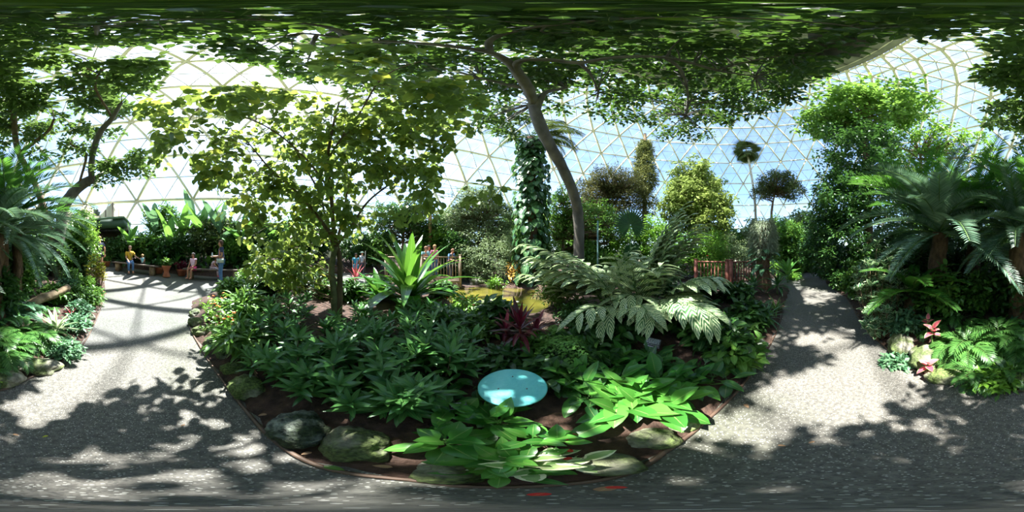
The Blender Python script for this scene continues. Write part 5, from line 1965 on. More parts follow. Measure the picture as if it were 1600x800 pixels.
t = shrub('red_flowered_shrub', 'low shrub with red flowers at the left bed tip', 'shrub', 0, 0, .3, .4, 'mid', T_OVATE, .07, 26, 9, .1, base=gp(152, 478))
flower_heads(t, [(RND.uniform(-.18, .18), RND.uniform(-.18, .18), RND.uniform(.2, .33)) for _ in range(5)], 'red_flower', .03, per=6)

# caladiums
for (px, y, z, s, lab) in [(1458, 556, .26, .15, 'pink caladium leaf plant between the ferns, upper one'), (1450, 585, .14, .13, 'pink caladium growing against the grey kerb rock'), (1450, 545, .3, .1, 'dim red caladium in the shade behind the upper pink one'),
                           (1134, 560, .2, .1, 'pink bract plant under the sunlit ginger leaves')]:
    t = rosette('caladium', lab, 'plant', gp(px, y), 6, s, s * .62, (.9, .1), (.3, .8), prof_ovate, 'caladium', stalk=z)

# ---- bananas and broad plants behind the benches
BA = [
    (205, 9.6, 9, 1.5, .42, 1.2, 'banana', 'short banana plant with upright leaves right of the entrance roof'),
    (268, 8.9, 8, 2.0, .46, 1.2, 'banana', 'banana plant left of the tall blue-leaved ones'),
    (285, 9.3, 9, 2.3, .5, 1.6, 'banana', 'tall banana plant behind the terracotta pots'),
    (242, 10.5, 7, 2.5, .5, 1.9, 'banana_blue', 'tall blue-green banana with torn arching leaves'),
    (318, 8.9, 8, 2.2, .46, 1.7, 'banana', 'banana plant behind the seated girl'),
    (345, 8.6, 9, 2.2, .46, 1.7, 'banana_blue', 'blue-green banana behind the standing woman'),
    (378, 8.4, 8, 2.0, .42, 1.4, 'banana', 'banana plant right of the standing woman'),
    (300, 10.5, 7, 2.5, .5, 2.3, 'banana_blue', 'tallest banana against the dome glass'),
    (415, 8.6, 8, 1.4, .34, 1.4, 'banana', 'banana plant at the right end of the second bench'),
    (1268, 12.5, 7, 1.5, .4, 1.2, 'banana', 'banana plant beyond the right path bend'),
]
for (px, r, n, L, Wd, st, mt, lab) in BA:
    rosette('banana_plant', lab, 'banana plant', ground(px, r), n, L, Wd, (1.45, .5), (.2, 1.1), prof_paddle, mt, parts=True, stalk=st, fold=.2, seg=9, wavy=.05)
PH = [
    (192, 9.3, 14, .7, .3, 'broad_dark', 'large dark-leaved plant behind the left bench end'),
    (232, 9.0, 14, .8, .32, 'broad_dark', 'large-leaved plant behind the toddler'),
    (250, 8.6, 14, .7, .3, 'broad_dark', 'large-leaved plant left of the terracotta pots'),
    (275, 8.2, 12, .6, .26, 'broad_dark', 'large-leaved plant between pots and second bench'),
    (305, 8.0, 14, .7, .3, 'broad_dark', 'large-leaved plant directly behind the seated girl'),
    (325, 8.0, 12, .6, .26, 'mid', 'bright-leaved plant behind the middle of the second bench'),
    (365, 7.9, 14, .7, .28, 'broad_dark', 'large-leaved plant right of the standing woman'),
    (392, 7.9, 12, .7, .26, 'mid', 'large-leaved plant at the end of the second bench'),
]
for (px, r, n, L, Wd, mt, lab) in PH:
    rosette('large_leaved_plant', lab, 'plant', ground(px, r), n, L, Wd, (1.4, .4), (.4, 1.3), prof_stalked, mt, stalk=.25, seg=7)
# ================================================================ ROCKS AND LOG
def rock_at(label, x0, x1, yf, yt, mat='rock', seed=0, rough=.04, amp=.25, deep=.8):
    px = (x0 + x1) / 2
    x, y = G(px, yf)
    rf = math.hypot(x, y)
    w = (x1 - x0) / 800 * pi * rf * 1.22
    tt = math.tan(-el(yt))
    h = w * .55
    d = min(max(((CH - h) / tt - rf) / .6, w * .6), w * 1.35)
    h = min(max(.05, CH - (rf + d * .6) * tt), w * .75)
    rc = rf + d * .5
    x, y = PX(px, rc)
    blk = blob((0, 0, h * .4), (w / 2, d / 2, h * .62), seed, amp, 1.3, ICO4, rough, -.7)
    V, L, T, _ = blk
    o = MB().add(rotz((V, L, T, None), -az(px))).build('rock', M[mat], smooth=True)
    o.location = (x, y, H0(x, y) - .01)
    return tag(o, label, 'rock')


ROCKS = [
    ('small green mossy stone topmost at the left tip of the island', 297, 314, 497, 482, 'rock', 1),
    ('round mossy kerb stone second from the left tip of the island', 295, 317, 512, 495, 'rock', 2),
    ('mossy kerb stone below the orange flowers', 303, 337, 528, 508, 'rock', 3),
    ('green kerb stone left of the low orange-flowered shrub', 318, 352, 549, 528, 'rock', 4),
    ('rounded grey-green kerb stone above the long pale one', 338, 368, 567, 542, 'rock', 5),
    ('pale mossy oblong kerb stone lit by the sun', 347, 400, 590, 566, 'rock_pale', 6),
    ('pale rugged mossy kerb stone above the pitted rock', 358, 414, 628, 590, 'rock_pale', 7),
    ('large dark pitted rock at the front left kerb', 418, 520, 704, 641, 'rock_dark', 8, .12),
    ('long smooth mossy boulder at the front kerb', 500, 628, 725, 668, 'rock', 9),
    ('greenish boulder behind the long mossy one', 570, 640, 672, 645, 'rock', 10),
    ('flat mossy kerb boulder half hidden by broad leaves', 630, 775, 757, 712, 'rock', 11),
    ('flat mossy kerb rock among the red petals', 895, 1012, 746, 712, 'rock', 12),
    ('low grey kerb rock right of the bare soil', 972, 1060, 704, 676, 'rock', 13),
    ('pale flat kerb stone in bright sun at the right', 1045, 1098, 678, 642, 'rock_pale', 14),
    ('squarish purple-grey stone at the right kerb', 1168, 1195, 545, 527, 'rock_dark', 15),
    ('smaller dark stone below the squarish purple one', 1150, 1178, 585, 566, 'rock_dark', 16),
    ('large flat slab rock at the edge of the left ferns', 26, 92, 588, 560, 'rock', 17),
    ('smooth grey boulder at the far left edge of the photograph', -28, 33, 610, 574, 'rock', 18),
    ('green mossy rock behind the flat slab', 84, 112, 553, 531, 'rock', 19),
    ('grey rock right of the white-striped plant', 104, 130, 527, 506, 'rock_dark', 20),
    ('pale rugged rock beside the small bromeliad', 121, 143, 514, 496, 'rock_pale', 21),
    ('small mossy rock topmost at the left bed kerb', 129, 148, 502, 489, 'rock', 22),
    ('round mossy rock at the corner of the right bed', 1388, 1428, 560, 522, 'rock', 23),
    ('rounded grey rock with the pink caladium before it', 1420, 1470, 584, 542, 'rock', 24),
    ('pale rough kerb rock below the lobed ferns', 1450, 1500, 603, 575, 'rock_pale', 25),
    ('grey rock under the ferns at the far right edge', 1555, 1600, 607, 580, 'rock', 26),
    ('low pale stone on the near bank of the pond', 752, 782, 482, 466, 'rock_pale', 27),
    ('mossy stone at the back of the pond', 735, 765, 447, 434, 'rock', 28),
]
for q in ROCKS:
    rock_at(q[0], q[1], q[2], q[3], q[4], q[5], q[6], rough=q[7] if len(q) > 7 else .06)

P = [at(40, 486, 3.0), at(55, 471, 3.15), at(78, 462, 3.35), at(107, 450, 3.7)]
o = MB().add(tube(cat_rom(P, 6), [.1, .095, .09, .085], 16, .25)).build('fallen_log', M['log'], smooth=True)
tag(o, 'weathered pale log lying across the left bed', 'log')

# ================================================================ TURQUOISE DISC, LABELS, STAKES
c = at(801, 603, .93)
g = gz(c.x, c.y)
M['turquoise'] = plain('turquoise_paint', (96, 198, 200), (130, 216, 212), .4, 9, .15, bscale=60)
t = thing('round_table', 'round turquoise metal disc table standing low in the bed', 'table', (c.x, c.y, g), -az(801))
hz_ = c.z - g
Rr = .198
top = lathe([(0.001, .018), (Rr * .35, .016), (Rr * .6, .008), (Rr * .96, .0), (Rr, -.003), (Rr, -.011), (Rr * .9, -.012), (0.001, -.006)], 64)
top = (top[0] @ np.array(Matrix.Rotation(math.radians(5), 3, 'X')).T + np.array((0, 0, hz_)), top[1], top[2], None)
MB().add(top).build('table_top', M['turquoise'], t, smooth=True)
for k in range(3):
    a = pi / 2 + k * 2 * pi / 3
    MB().add(lathe([(.001, .006), (.004, .005), (.0055, 0), (.005, -.004)], 12, (math.cos(a) * Rr * .45, math.sin(a) * Rr * .45, hz_ + .014 + math.sin(a) * Rr * .45 * .087))).build('bolt', M['grey_metal'], t, smooth=True)
    MB().add(tube([(math.cos(a) * Rr * .45, math.sin(a) * Rr * .45, hz_ - .012), (math.cos(a) * Rr * .7, math.sin(a) * Rr * .7, -.05)], .007, 8)).build('leg', M['black'], t, smooth=True)

M['label_dark'] = plain('engraved_label_plate', (58, 56, 66), (84, 80, 92), .35, 20)
M['label_text'] = plain('engraved_lettering', (190, 196, 200), None, .5)
M['label_edge'] = plain('label_edge', (176, 168, 196), None, .35)


def bed_label(label, c, w, h, roll, tiltback, lines, stake=True):
    g = gz(c.x, c.y)
    face = -math.atan2(c.x, c.y)
    t = thing('plant_label', label, 'sign', (c.x, c.y, g), face)
    zc_ = c.z - g
    Mx = Matrix.Rotation(-tiltback, 3, 'X') @ Matrix.Rotation(roll, 3, 'Y')      # plate lies in local XZ, facing -Y
    def P_(blk):
        return (blk[0] @ np.array(Mx).T + np.array((0, 0, zc_)), blk[1], blk[2], None)
    MB().add(P_(box((0, 0, 0), (w, .004, h)))).build('plate', M['label_dark'], t)
    MB().add(P_(box((0, -.001, -h / 2), (w, .008, .006)))).build('lower_edge', M['label_edge'], t)
    b = MB()
    rr = random.Random(5)
    n = lines
    for i in range(n):
        z = h * .4 - i * h * .78 / n
        if n > 4 and i == n - 2:
            continue
        x = -w * .43
        while x < w * .4:
            ln = rr.uniform(.06, .16) * w
            ln = min(ln, w * .43 - x)
            b.add(P_(box((x + ln / 2, -.003, z), (ln, .001, h * .34 / n))))
            x += ln + w * .025
    b.build('lettering', M['label_text'], t)
    MB().add(tube([(0, .006, zc_), (0, .012, -.06)], .004, 6)).build('stake', M['grey_metal'], t)


bed_label('large engraved bed label with rows of small text, on a metal stake', at(1020, 535, 1.55), .15, .095, math.radians(16), math.radians(38), 9)
bed_label('small tilted bed label in front of the turquoise disc', at(716, 634, .78), .085, .05, math.radians(-8), math.radians(60), 3)
bed_label('small grey label seen end-on among the whorled shrubs', at(458, 594, 1.25), .07, .05, math.radians(-38), math.radians(60), 3)
bed_label('small pale label left of the pitted rock', at(535, 672, .95), .06, .05, math.radians(-30), math.radians(55), 3)

c = gp(571, 478)
o = MB().add(tube([(0, 0, -.05), (0, 0, 1.15)], .009, 8)).build('plant_stake', M['black'], smooth=True)
o.location = c
tag(o, 'thin black stake right of the heart-leaf trunk', 'stake')
c = gp(727, 560)
t = thing('ground_spotlight', 'small black spotlight on a spike behind the turquoise disc', 'light fixture', c)
MB().add(tube([(0, 0, -.05), (0, 0, .16)], .007, 8)).build('spike', M['black'], t)
MB().add(lathe([(.018, 0), (.028, .015), (.03, .05), (.026, .055), (.024, .03), (.01, .02)], 16, (0, 0, .15))).build('lamp_head', M['grey_metal'], t, smooth=True)
g = ground(672, 8.9)
o = MB().add(tube([(0, 0, -.1), (0, 0, at(672, 318, 8.9).z - g.z)], [.1, .09], 12)).build('timber_pole', plain('yellow_brown_pole', (128, 100, 52), (154, 124, 70), .8, 5), smooth=True)
o.location = g
tag(o, 'yellow-brown upright pole behind the bridge', 'pole')
g = ground(934, 5.6)
o = MB().add(tube([(0, 0, -.1), (0, 0, at(934, 345, 5.6).z - g.z)], .028, 10)).build('water_pipe', plain('teal_pipe', (96, 128, 124), None, .5), smooth=True)
o.location = g
tag(o, 'thin upright teal-grey pipe right of the leaning trunk', 'pipe')
g = ground(1178, 7.5)

# ================================================================ BRIDGE AND RAILING
def railing(name, label, A, B, z0A, z0B, h, mat, posts, nb, extra=None, thick=.09, cat='railing'):
    A, B = Vector((A[0], A[1], z0A)), Vector((B[0], B[1], z0B))
    t = thing(name, label, cat, A)
    d = B - A
    for f in posts:
        p = d * f
        MB().add(box((p.x, p.y, p.z + h / 2 - .1), (thick, thick, h + .3), math.atan2(d.y, d.x))).add(box((p.x, p.y, p.z + h + .065), (thick * 1.25, thick * 1.25, .03), math.atan2(d.y, d.x))).build('post', M[mat], t)
    for z in (h - .02, .12):
        MB().add(bar(Vector((0, 0, z)), d + Vector((0, 0, z)), .07, .05)).build('rail', M[mat], t)
    for k in range(nb):
        p = d * ((k + .5) / nb)
        MB().add(box((p.x, p.y, p.z + h / 2 + .04), (.03, .03, h - .16), math.atan2(d.y, d.x))).build('baluster', M[mat], t)
    return t, d


A, B = PX(603, 6.6), PX(719, 6.15)
t, d = railing('footbridge', 'weathered wooden footbridge with balustrade behind the strap-leaved plant', A, B, .36, .36, .92, 'wood_grey', (0, .5, 1), 26, cat='bridge')
nrm = Vector((-d.y, d.x, 0)).normalized()
if nrm.y < 0:
    nrm = -nrm
MB().add(bar(Vector((0, 0, -.03)) + nrm * .55, d + Vector((0, 0, -.03)) + nrm * .55, 1.25, .06)).build('deck', M['wood_grey'], t)
MB().add(bar(Vector((0, 0, -.14)), d + Vector((0, 0, -.14)), .08, .18)).build('beam', M['wood_grey'], t)
for f in (.05, .95):
    MB().add(box((d.x * f + nrm.x * .5, d.y * f + nrm.y * .5, -.25), (.25, 1.1, .4), math.atan2(d.y, d.x))).build('footing', M['rock'] if False else M['wood_grey'], t)
A, B = PX(1087, 6.0), PX(1136, 5.9)
railing('timber_railing', 'red-brown timber railing behind the ginger, left length', A, B, .22, .2, .9, 'wood_red', (0, 1), 9, thick=.11)
A, B = PX(1142, 5.8), PX(1176, 6.6)
railing('timber_railing', 'red-brown timber railing nearer the epiphyte trunk, right length', A, B, .2, .2, .9, 'wood_red', (0, 1), 8, thick=.11)

# ================================================================ BENCHES, POTS
def bench(label, A, B, wd=.42):
    A, B = Vector((*A, H0(*A))), Vector((*B, H0(*B)))
    t = thing('bench', label, 'bench', A)
    d = B - A
    n = Vector((-d.y, d.x, 0)).normalized()
    for k in (-1, 0, 1):
        MB().add(bar(Vector((0, 0, .42)) + n * (k * wd / 3), d + Vector((0, 0, .42)) + n * (k * wd / 3), wd / 3 - .015, .06)).build('seat_board', M['wood_dark'], t)
    for f in (.12, .86):
        p = d * f
        MB().add(box((p.x, p.y, p.z + .17), (.22, wd * .85, .44), math.atan2(d.y, d.x))).build('leg', M['log'], t)
    return t, A, d


b1 = bench('long dark plank bench with the seated woman and toddler', PX(178, 8.75), PX(250, 7.55))
b2 = bench('long dark plank bench with the seated girl, right of the pots', PX(287, 7.15), PX(381, 6.85))


def pot(label, px, r, prof, plant=None, group=None):
    x, y = PX(px, r)
    t = thing('terracotta_pot', label, 'plant pot', (x, y, H0(x, y)))
    MB().add(lathe(prof, 24)).build('bowl', M['terracotta'], t, smooth=False)
    h = prof[-1][1]
    MB().add(lathe([(.001, h - .02), (prof[-2][0] * .9, h - .03), (prof[-2][0] * .9, h - .06), (.001, h - .06)], 20)).build('soil', M['soil'], t)
    if plant:
        C = ellipsoid_pts((0, 0, h + .22), (.24, .24, .22), 26, .3)
        MB().add(clusters(C, .1, 10, T_OVATE, .12)).build('foliage', M[plant], t)
        MB().add(tube([(0, 0, h - .05), (0, 0, h + .25)], .01, 5)).build('stem', M['stem'], t)


hour = [(.001, 0), (.17, 0), (.18, .04), (.13, .16), (.11, .24), (.13, .3), (.19, .44), (.215, .46), (.215, .52), (.19, .52), (.17, .46), (.001, .46)]
tub = [(.001, 0), (.17, 0), (.23, .24), (.25, .25), (.25, .31), (.225, .31), (.2, .27), (.001, .27)]
pot('tall hourglass terracotta pot between the two benches', 260, 7.35, hour[:-1], 'mid')
pot('wide terracotta pot beside the left end of the second bench', 284, 7.55, tub[:-1], 'cordyline')
pot('low terracotta tub at the right end of the first bench', 248.5, 7.95, tub[:-1], 'broad_dark')
pot('terracotta pot behind the left end of the first bench', 166.5, 9.6, tub[:-1], 'mid')

# ================================================================ ENTRANCE
A, B = PX(119, 11.2), PX(193, 9.9)
A, B = Vector((*A, 0)), Vector((*B, 0))
d = B - A
n = Vector((d.y, -d.x, 0)).normalized()
if n.dot(A) < 0:
    n = -n
ang = math.atan2(d.y, d.x)
mid = (A + B) / 2
t = thing('entrance_canopy', 'dark green flat roof over the dome entrance', 'canopy', mid)
L_ = d.length
MB().add(box((n.x * 1.1, n.y * 1.1, 3.38), (L_, 2.2, .5), ang)).build('fascia', M['green_paint'], t)
MB().add(box((n.x * 1.05, n.y * 1.05, 3.69), (L_ + .1, 2.35, .12), ang)).build('roof_trim', M['green_light'], t)
MB().add(box((n.x * 2.2, n.y * 2.2, 2.0), (L_, .2, 2.5), ang)).build('rear_wall', M['dark_wall'], t)
for s in (-.45, .45):
    MB().add(box((d.x * s + n.x * .5, d.y * s + n.y * .5, 2.0), (.16, .16, 2.5), ang)).build('post', M['green_paint'], t)
b = MB()
for k in range(30):
    b.add(box((d.x * (k / 29 - .5) * .9 + n.x * .4, d.y * (k / 29 - .5) * .9 + n.y * .4, 2.98), (.07, .1, .14), ang))
b.add(box((n.x * .42, n.y * .42, 3.07), (L_ * .92, .06, .06), ang))
b.build('corrugated_screen', M['black'], t)
c = at(152, 337, 10.2)
t = thing('floodlight', 'grey floodlight standing on the entrance roof', 'light fixture', c)
MB().add(box((0, 0, .32), (.52, .3, .12), .5)).build('lamp_head', M['grey_metal'], t)
MB().add(lathe([(.001, -.02), (.13, 0), (.2, .2), (.22, .27), (.001, .27)], 18)).build('bracket', M['grey_metal'], t)

# ================================================================ PEOPLE
def skin_mesh(name, V, E, R3, mat, parent, sub=2, root=0):
    me = bpy.data.meshes.new(name + '_src')
    me.from_pydata([tuple(v) for v in V], E, [])
    o = bpy.data.objects.new(name + '_src', me)
    COL.objects.link(o)
    sm = o.modifiers.new('s', 'SKIN')
    sm.use_smooth_shade = True
    sd = o.modifiers.new('d', 'SUBSURF')
    sd.levels = sub
    sd.render_levels = sub
    for i, v in enumerate(me.skin_vertices[0].data):
        r = R3[i]
        v.radius = r if isinstance(r, tuple) else (r, r)
        v.use_root = (i == root)
    dg = bpy.context.evaluated_depsgraph_get()
    ev = bpy.data.meshes.new_from_object(o.evaluated_get(dg))
    ev.name = name
    bpy.data.objects.remove(o)
    ev.materials.clear()
    ev.materials.append(mat)
    q = bpy.data.objects.new(name, ev)
    COL.objects.link(q)
    q.parent = parent
    return q


STAND = dict(pel=(0, 0, .94), bel=(0, 0, 1.08), che=(0, 0, 1.28), neb=(0, 0, 1.43), nec=(.01, 0, 1.49), hd0=(.025, 0, 1.555), hd1=(.03, 0, 1.625), hd2=(.015, 0, 1.67),
             shl=(0, .165, 1.39), shr=(0, -.165, 1.39), ell=(-.02, .21, 1.12), elr=(-.02, -.21, 1.12), wrl=(.05, .22, .89), wrr=(.05, -.22, .89),
             hil=(0, .09, .9), hir=(0, -.09, .9), knl=(.03, .1, .5), knr=(.03, -.1, .5), anl=(0, .1, .09), anr=(0, -.1, .09), tol=(.14, .11, .035), tor=(.14, -.11, .035))
SEAT = dict(STAND, **{k: (v[0], v[1], v[2] - .38) for k, v in STAND.items() if k in ('pel', 'bel', 'che', 'neb', 'nec', 'hd0', 'hd1', 'hd2', 'shl', 'shr', 'ell', 'elr', 'wrl', 'wrr')})
SEAT.update(pel=(0, 0, .53), hil=(.05, .09, .52), hir=(.05, -.09, .52), knl=(.42, .1, .5), knr=(.42, -.1, .5), anl=(.44, .1, .09), anr=(.44, -.1, .09), tol=(.58, .11, .035), tor=(.58, -.11, .035),
            ell=(.06, .2, .76), elr=(.06, -.2, .76), wrl=(.3, .12, .62), wrr=(.3, -.12, .62))
NAMES = list(STAND)
EDG = [('pel', 'bel'), ('bel', 'che'), ('che', 'neb'), ('neb', 'nec'), ('nec', 'hd0'), ('hd0', 'hd1'), ('hd1', 'hd2'), ('che', 'shl'), ('che', 'shr'), ('shl', 'ell'), ('shr', 'elr'), ('ell', 'wrl'), ('elr', 'wrr'),
       ('pel', 'hil'), ('pel', 'hir'), ('hil', 'knl'), ('hir', 'knr'), ('knl', 'anl'), ('knr', 'anr'), ('anl', 'tol'), ('anr', 'tor')]
RAD = dict(pel=(.12, .1), bel=(.115, .09), che=(.135, .1), neb=.06, nec=.048, hd0=.068, hd1=(.078, .09), hd2=.055, shl=.055, shr=.055, ell=.038, elr=.038, wrl=.026, wrr=.026, hil=.085, hir=.085, knl=.054, knr=.054,
           anl=.036, anr=.036, tol=.03, tor=.03)


def person(label, loc, rot, s, pose, skin, top, bottom, hair, sleeves=.6, legs='long', hair_len=.0, fat=1.0, shoes='black', group=None, extra=None, head=1.0, name='person'):
    t = thing(name, label, 'person', loc, rot, group, s)
    J = {k: Vector(v) for k, v in pose.items()}
    V = [J[k] for k in NAMES]
    E = [(NAMES.index(a), NAMES.index(b)) for a, b in EDG]
    R3 = []
    for k in NAMES:
        r = RAD[k]
        f = head if k.startswith('hd') else fat
        R3.append(tuple(q * f for q in r) if isinstance(r, tuple) else r * f)
    nose = len(V)
    V.append(J['hd0'] + Vector((.1 * head, 0, .03)))
    R3.append(.011)
    E.append((NAMES.index('hd0'), nose))
    for sd, sg in (('l', 1), ('r', -1)):
        w, e = J['wr' + sd], J['el' + sd]
        f = (w - e).normalized()
        side = f.cross(Vector((0, 0, 1)))
        if side.length < .3:
            side = Vector((1, 0, 0))
        side.normalize()
        pm = len(V)
        V.append(w + f * .06)
        R3.append((.034, .018))
        E.append((NAMES.index('wr' + sd), pm))
        up = side.cross(f)
        for i in range(4):
            k0 = len(V)
            o_ = side * ((i - 1.5) * .019)
            ln = (.062, .072, .068, .052)[i]
            V.append(w + f * .1 + o_)
            V.append(w + f * (.1 + ln * .55) + o_ * 1.1 - up * .006)
            V.append(w + f * (.1 + ln) + o_ * 1.1 - up * .02)
            R3 += [.0095, .0085, .0075]
            E += [(pm, k0), (k0, k0 + 1), (k0 + 1, k0 + 2)]
        k0 = len(V)
        V += [w + f * .045 + side * .04, w + f * .085 + side * .055]
        R3 += [.011, .009]
        E += [(pm, k0), (k0, k0 + 1)]
    skin_mesh('body', V, E, R3, M[skin], t, 1)

    def wear(nm, keys, edges, grow, mat, cut=None):
        ks = list(keys)
        VV = [J[k] if not isinstance(k, tuple) else J[k[0]].lerp(J[k[1]], k[2]) for k in ks]
        RR = []
        for k in ks:
            r = RAD[k] if not isinstance(k, tuple) else tuple(np.array([RAD[k[0]] if isinstance(RAD[k[0]], tuple) else (RAD[k[0]],) * 2][0]) * (1 - k[2]) + np.array([RAD[k[1]] if isinstance(RAD[k[1]], tuple) else (RAD[k[1]],) * 2][0]) * k[2])
            r = r if isinstance(r, tuple) else (r, r)
            RR.append(tuple(float(q) * fat + grow for q in r))
        return skin_mesh(nm, VV, edges, RR, mat, t, 2)
    # shirt
    wear('shirt', ['pel', 'bel', 'che', ('che', 'neb', .6), 'shl', 'shr', ('shl', 'ell', sleeves), ('shr', 'elr', sleeves)],
         [(0, 1), (1, 2), (2, 3), (2, 4), (2, 5), (4, 6), (5, 7)], .016, top)
    f = {'long': .97, 'short': .75, 'mid': .5}[legs]
    if legs == 'long':
        wear('trousers', ['pel', 'hil', 'hir', 'knl', 'knr', ('knl', 'anl', .95), ('knr', 'anr', .95)], [(0, 1), (0, 2), (1, 3), (2, 4), (3, 5), (4, 6)], .014, bottom)
    else:
        wear('shorts', ['pel', 'hil', 'hir', ('hil', 'knl', f), ('hir', 'knr', f)], [(0, 1), (0, 2), (1, 3), (2, 4)], .02, bottom)
    # hair cap
    hc = J['hd1'] + Vector((-.018, 0, .018))
    hb = MB()
    Vh, Lh, Th, _ = blob((0, 0, 0), (.1 * head, .092 * head, .1 * head), 3, .08, 2, ICO3)
    Vh = Vh.copy()
    fr_ = Vh[:, 0] > .03 * head
    Vh[fr_, 2] = np.maximum(Vh[fr_, 2], .03 * head + Vh[fr_, 0] * .1)
    if hair_len:
        bk = (Vh[:, 0] < 0) & (Vh[:, 2] < 0)
        Vh[bk, 2] *= 1 + hair_len / .1
    hb.add((Vh + np.array(hc), Lh, Th, None))
    if hair is not None:
        hb.build('hair', hair, t, smooth=True)
    for sg in (1, -1):
        MB().add(blob(tuple(J['hd1'] + Vector((.083 * head, sg * .032, -.012))), (.008, .012, .007), which=ICO2)).build('eye', M['black'], t, smooth=True)
        a_, t_ = J['anl' if sg > 0 else 'anr'], J['tol' if sg > 0 else 'tor']
        m = a_.lerp(t_, .5)
        dd = (t_ - a_)
        aa = math.atan2(dd.y, dd.x)
        Vb, Lb, Tb, _ = blob((0, 0, 0), (.13, .05, .045), 1, .05, 1, ICO2, 0, -.8)
        MB().add(rotz((Vb, Lb, Tb, None), aa, off=(m.x, m.y, m.z - .02))).build('shoe', M[shoes], t, smooth=True)
    MB().add(blob(tuple(J['hd0'] + Vector((.073 * head, 0, -.008))), (.006, .022, .005), which=ICO2)).build('mouth', M['lip'], t, smooth=True)
    if extra:
        extra(t, J)
    return t


M['lip'] = plain('lip', (150, 80, 70), None, .5)
cloth = lambda n_, c, c2=None: plain(n_, c, c2, .85, 12)
navy, denim, yellow = cloth('navy_cloth', (40, 46, 78), (54, 62, 96)), cloth('denim', (62, 96, 140), (90, 128, 172)), cloth('mustard_cloth', (206, 160, 44))
greyd = cloth('dark_grey_cloth', (64, 66, 74))
lblue, white_p, pink = cloth('light_blue_cloth', (140, 196, 214)), cloth('white_pink_cloth', (236, 222, 232), (232, 150, 190)), cloth('bright_pink_cloth', (228, 70, 130))
turq, pinkl = cloth('turquoise_cloth', (50, 160, 200)), cloth('pale_pink_cloth', (226, 130, 160))
flor = plain('floral_cloth', (220, 214, 220), (200, 110, 130), .85, 22, contrast=(.45, .6))
brown_h, dark_h, blond_h, grey_h = cloth('brown_hair', (82, 54, 40)), cloth('black_hair', (38, 28, 26)), cloth('blond_hair', (190, 150, 100)), cloth('short_brown_hair', (120, 86, 62))
M['shoe_dark'] = cloth('dark_shoe', (50, 40, 40))
M['shoe_pink'] = cloth('pink_shoe', (220, 90, 130))


def gp0(px, r, dz=0.0):
    x, y = PX(px, r)
    return (x, y, H0(x, y) + dz)


def facing(px, turn=0.0):
    """Heading that looks from a spot back at the clearing, turned by turn radians to the viewer's right."""
    x, y = PX(px, 1)
    return math.atan2(-y, -x) + turn


WALK = dict(STAND, knl=(.1, .1, .52), anl=(.02, .1, .12), tol=(.15, .11, .05), knr=(-.0, -.1, .5), anr=(-.12, -.1, .1), tor=(.02, -.11, .04), ell=(-.06, .24, 1.12), wrl=(-.02, .3, .9), elr=(-.04, -.24, 1.13), wrr=(.08, -.28, .9))
person('man in navy shirt and grey shorts walking away towards the entrance', gp0(155.5, 7.9), facing(155, pi + .35), 1.06, WALK, 'skin', navy, greyd, grey_h, legs='mid', fat=1.1, shoes='shoe_dark')


def cross_bag(t, J):
    P_ = [J['shr'] + Vector((.02, .06, .05)), J['che'] + Vector((.135, .02, 0)), J['bel'] + Vector((.12, .1, -.02)), J['pel'] + Vector((.02, .16, .02))]
    MB().add(tube(cat_rom(P_, 4), .011, 5)).build('bag_strap', M['black'], t)


SW = dict(SEAT, ell=(.08, .27, .82), wrl=(.08, .46, .7))
person('seated woman in mustard top and jeans reaching to the toddler', gp0(203, 8.25, -.02), facing(203, .1), 1.0, SW, 'skin', yellow, denim, brown_h, sleeves=.75, shoes='skin_tan', extra=cross_bag)
person('toddler in light blue sitting on the bench with back turned', gp0(222.5, 8.02, .24), facing(222, pi - .4), .5, SEAT, 'skin', lblue, greyd, blond_h, sleeves=.5, head=1.5, shoes='shoe_dark')
person('girl in white and pink top and pink shorts sitting on bench end', gp0(302, 7.0, .05), facing(302, -.5), .8, SEAT, 'skin_tan', white_p, pink, dark_h, sleeves=.25, legs='mid', hair_len=.14, head=1.15, shoes='skin_tan')


def bottle_bag(t, J):
    # white shoulder bag at the hip
    MB().add(rotz((box((0, 0, 0), (.26, .08, .16))[0], box((0, 0, 0), (.26, .08, .16))[1], np.full(6, 4), None), .0, off=(.06, .2, .93))).build('bag', cloth('white_bag', (206, 210, 200), (160, 170, 160)), t)


SP = dict(STAND, ell=(.0, .2, 1.1), wrl=(.25, .15, 1.08), elr=(.02, -.2, 1.1), wrr=(.27, -.1, 1.1))
wl = gp0(345.5, 6.35)
wr_ = facing(345, -1.45)
person('standing woman in navy vest over pale blue sleeves and jeans', wl, wr_, .99, SP, 'skin_tan', navy, denim, brown_h, sleeves=.55, hair_len=.1, fat=1.08, shoes='shoe_dark', extra=bottle_bag)
hv = Vector((math.cos(wr_), math.sin(wr_), 0))
sv = Vector((-hv.y, hv.x, 0))
bp_ = Vector(wl) + hv * .345 + sv * .03 + Vector((0, 0, 1.04))
t = thing('water_bottle', 'clear water bottle held by the standing woman', 'bottle', bp_)
MB().add(lathe([(.001, 0), (.03, 0), (.032, .02), (.03, .08), (.032, .13), (.018, .165), (.012, .18), (.001, .18)], 16)).build('bottle_body', plain('clear_plastic', (190, 214, 224), None, .15), t, smooth=True)
MB().add(lathe([(.001, .18), (.014, .18), (.014, .2), (.001, .2)], 12)).build('cap', M['label_text'], t)
LEAN = dict(SEAT, che=(.14, 0, .82), bel=(.06, 0, .66), neb=(.22, 0, .93), nec=(.26, 0, .97), hd0=(.31, 0, 1.01), hd1=(.35, 0, 1.06), hd2=(.37, 0, 1.1), shl=(.18, .16, .9), shr=(.18, -.16, .9), ell=(.33, .2, .7), elr=(.33, -.2, .7), wrl=(.45, .14, .58), wrr=(.45, -.14, .58))
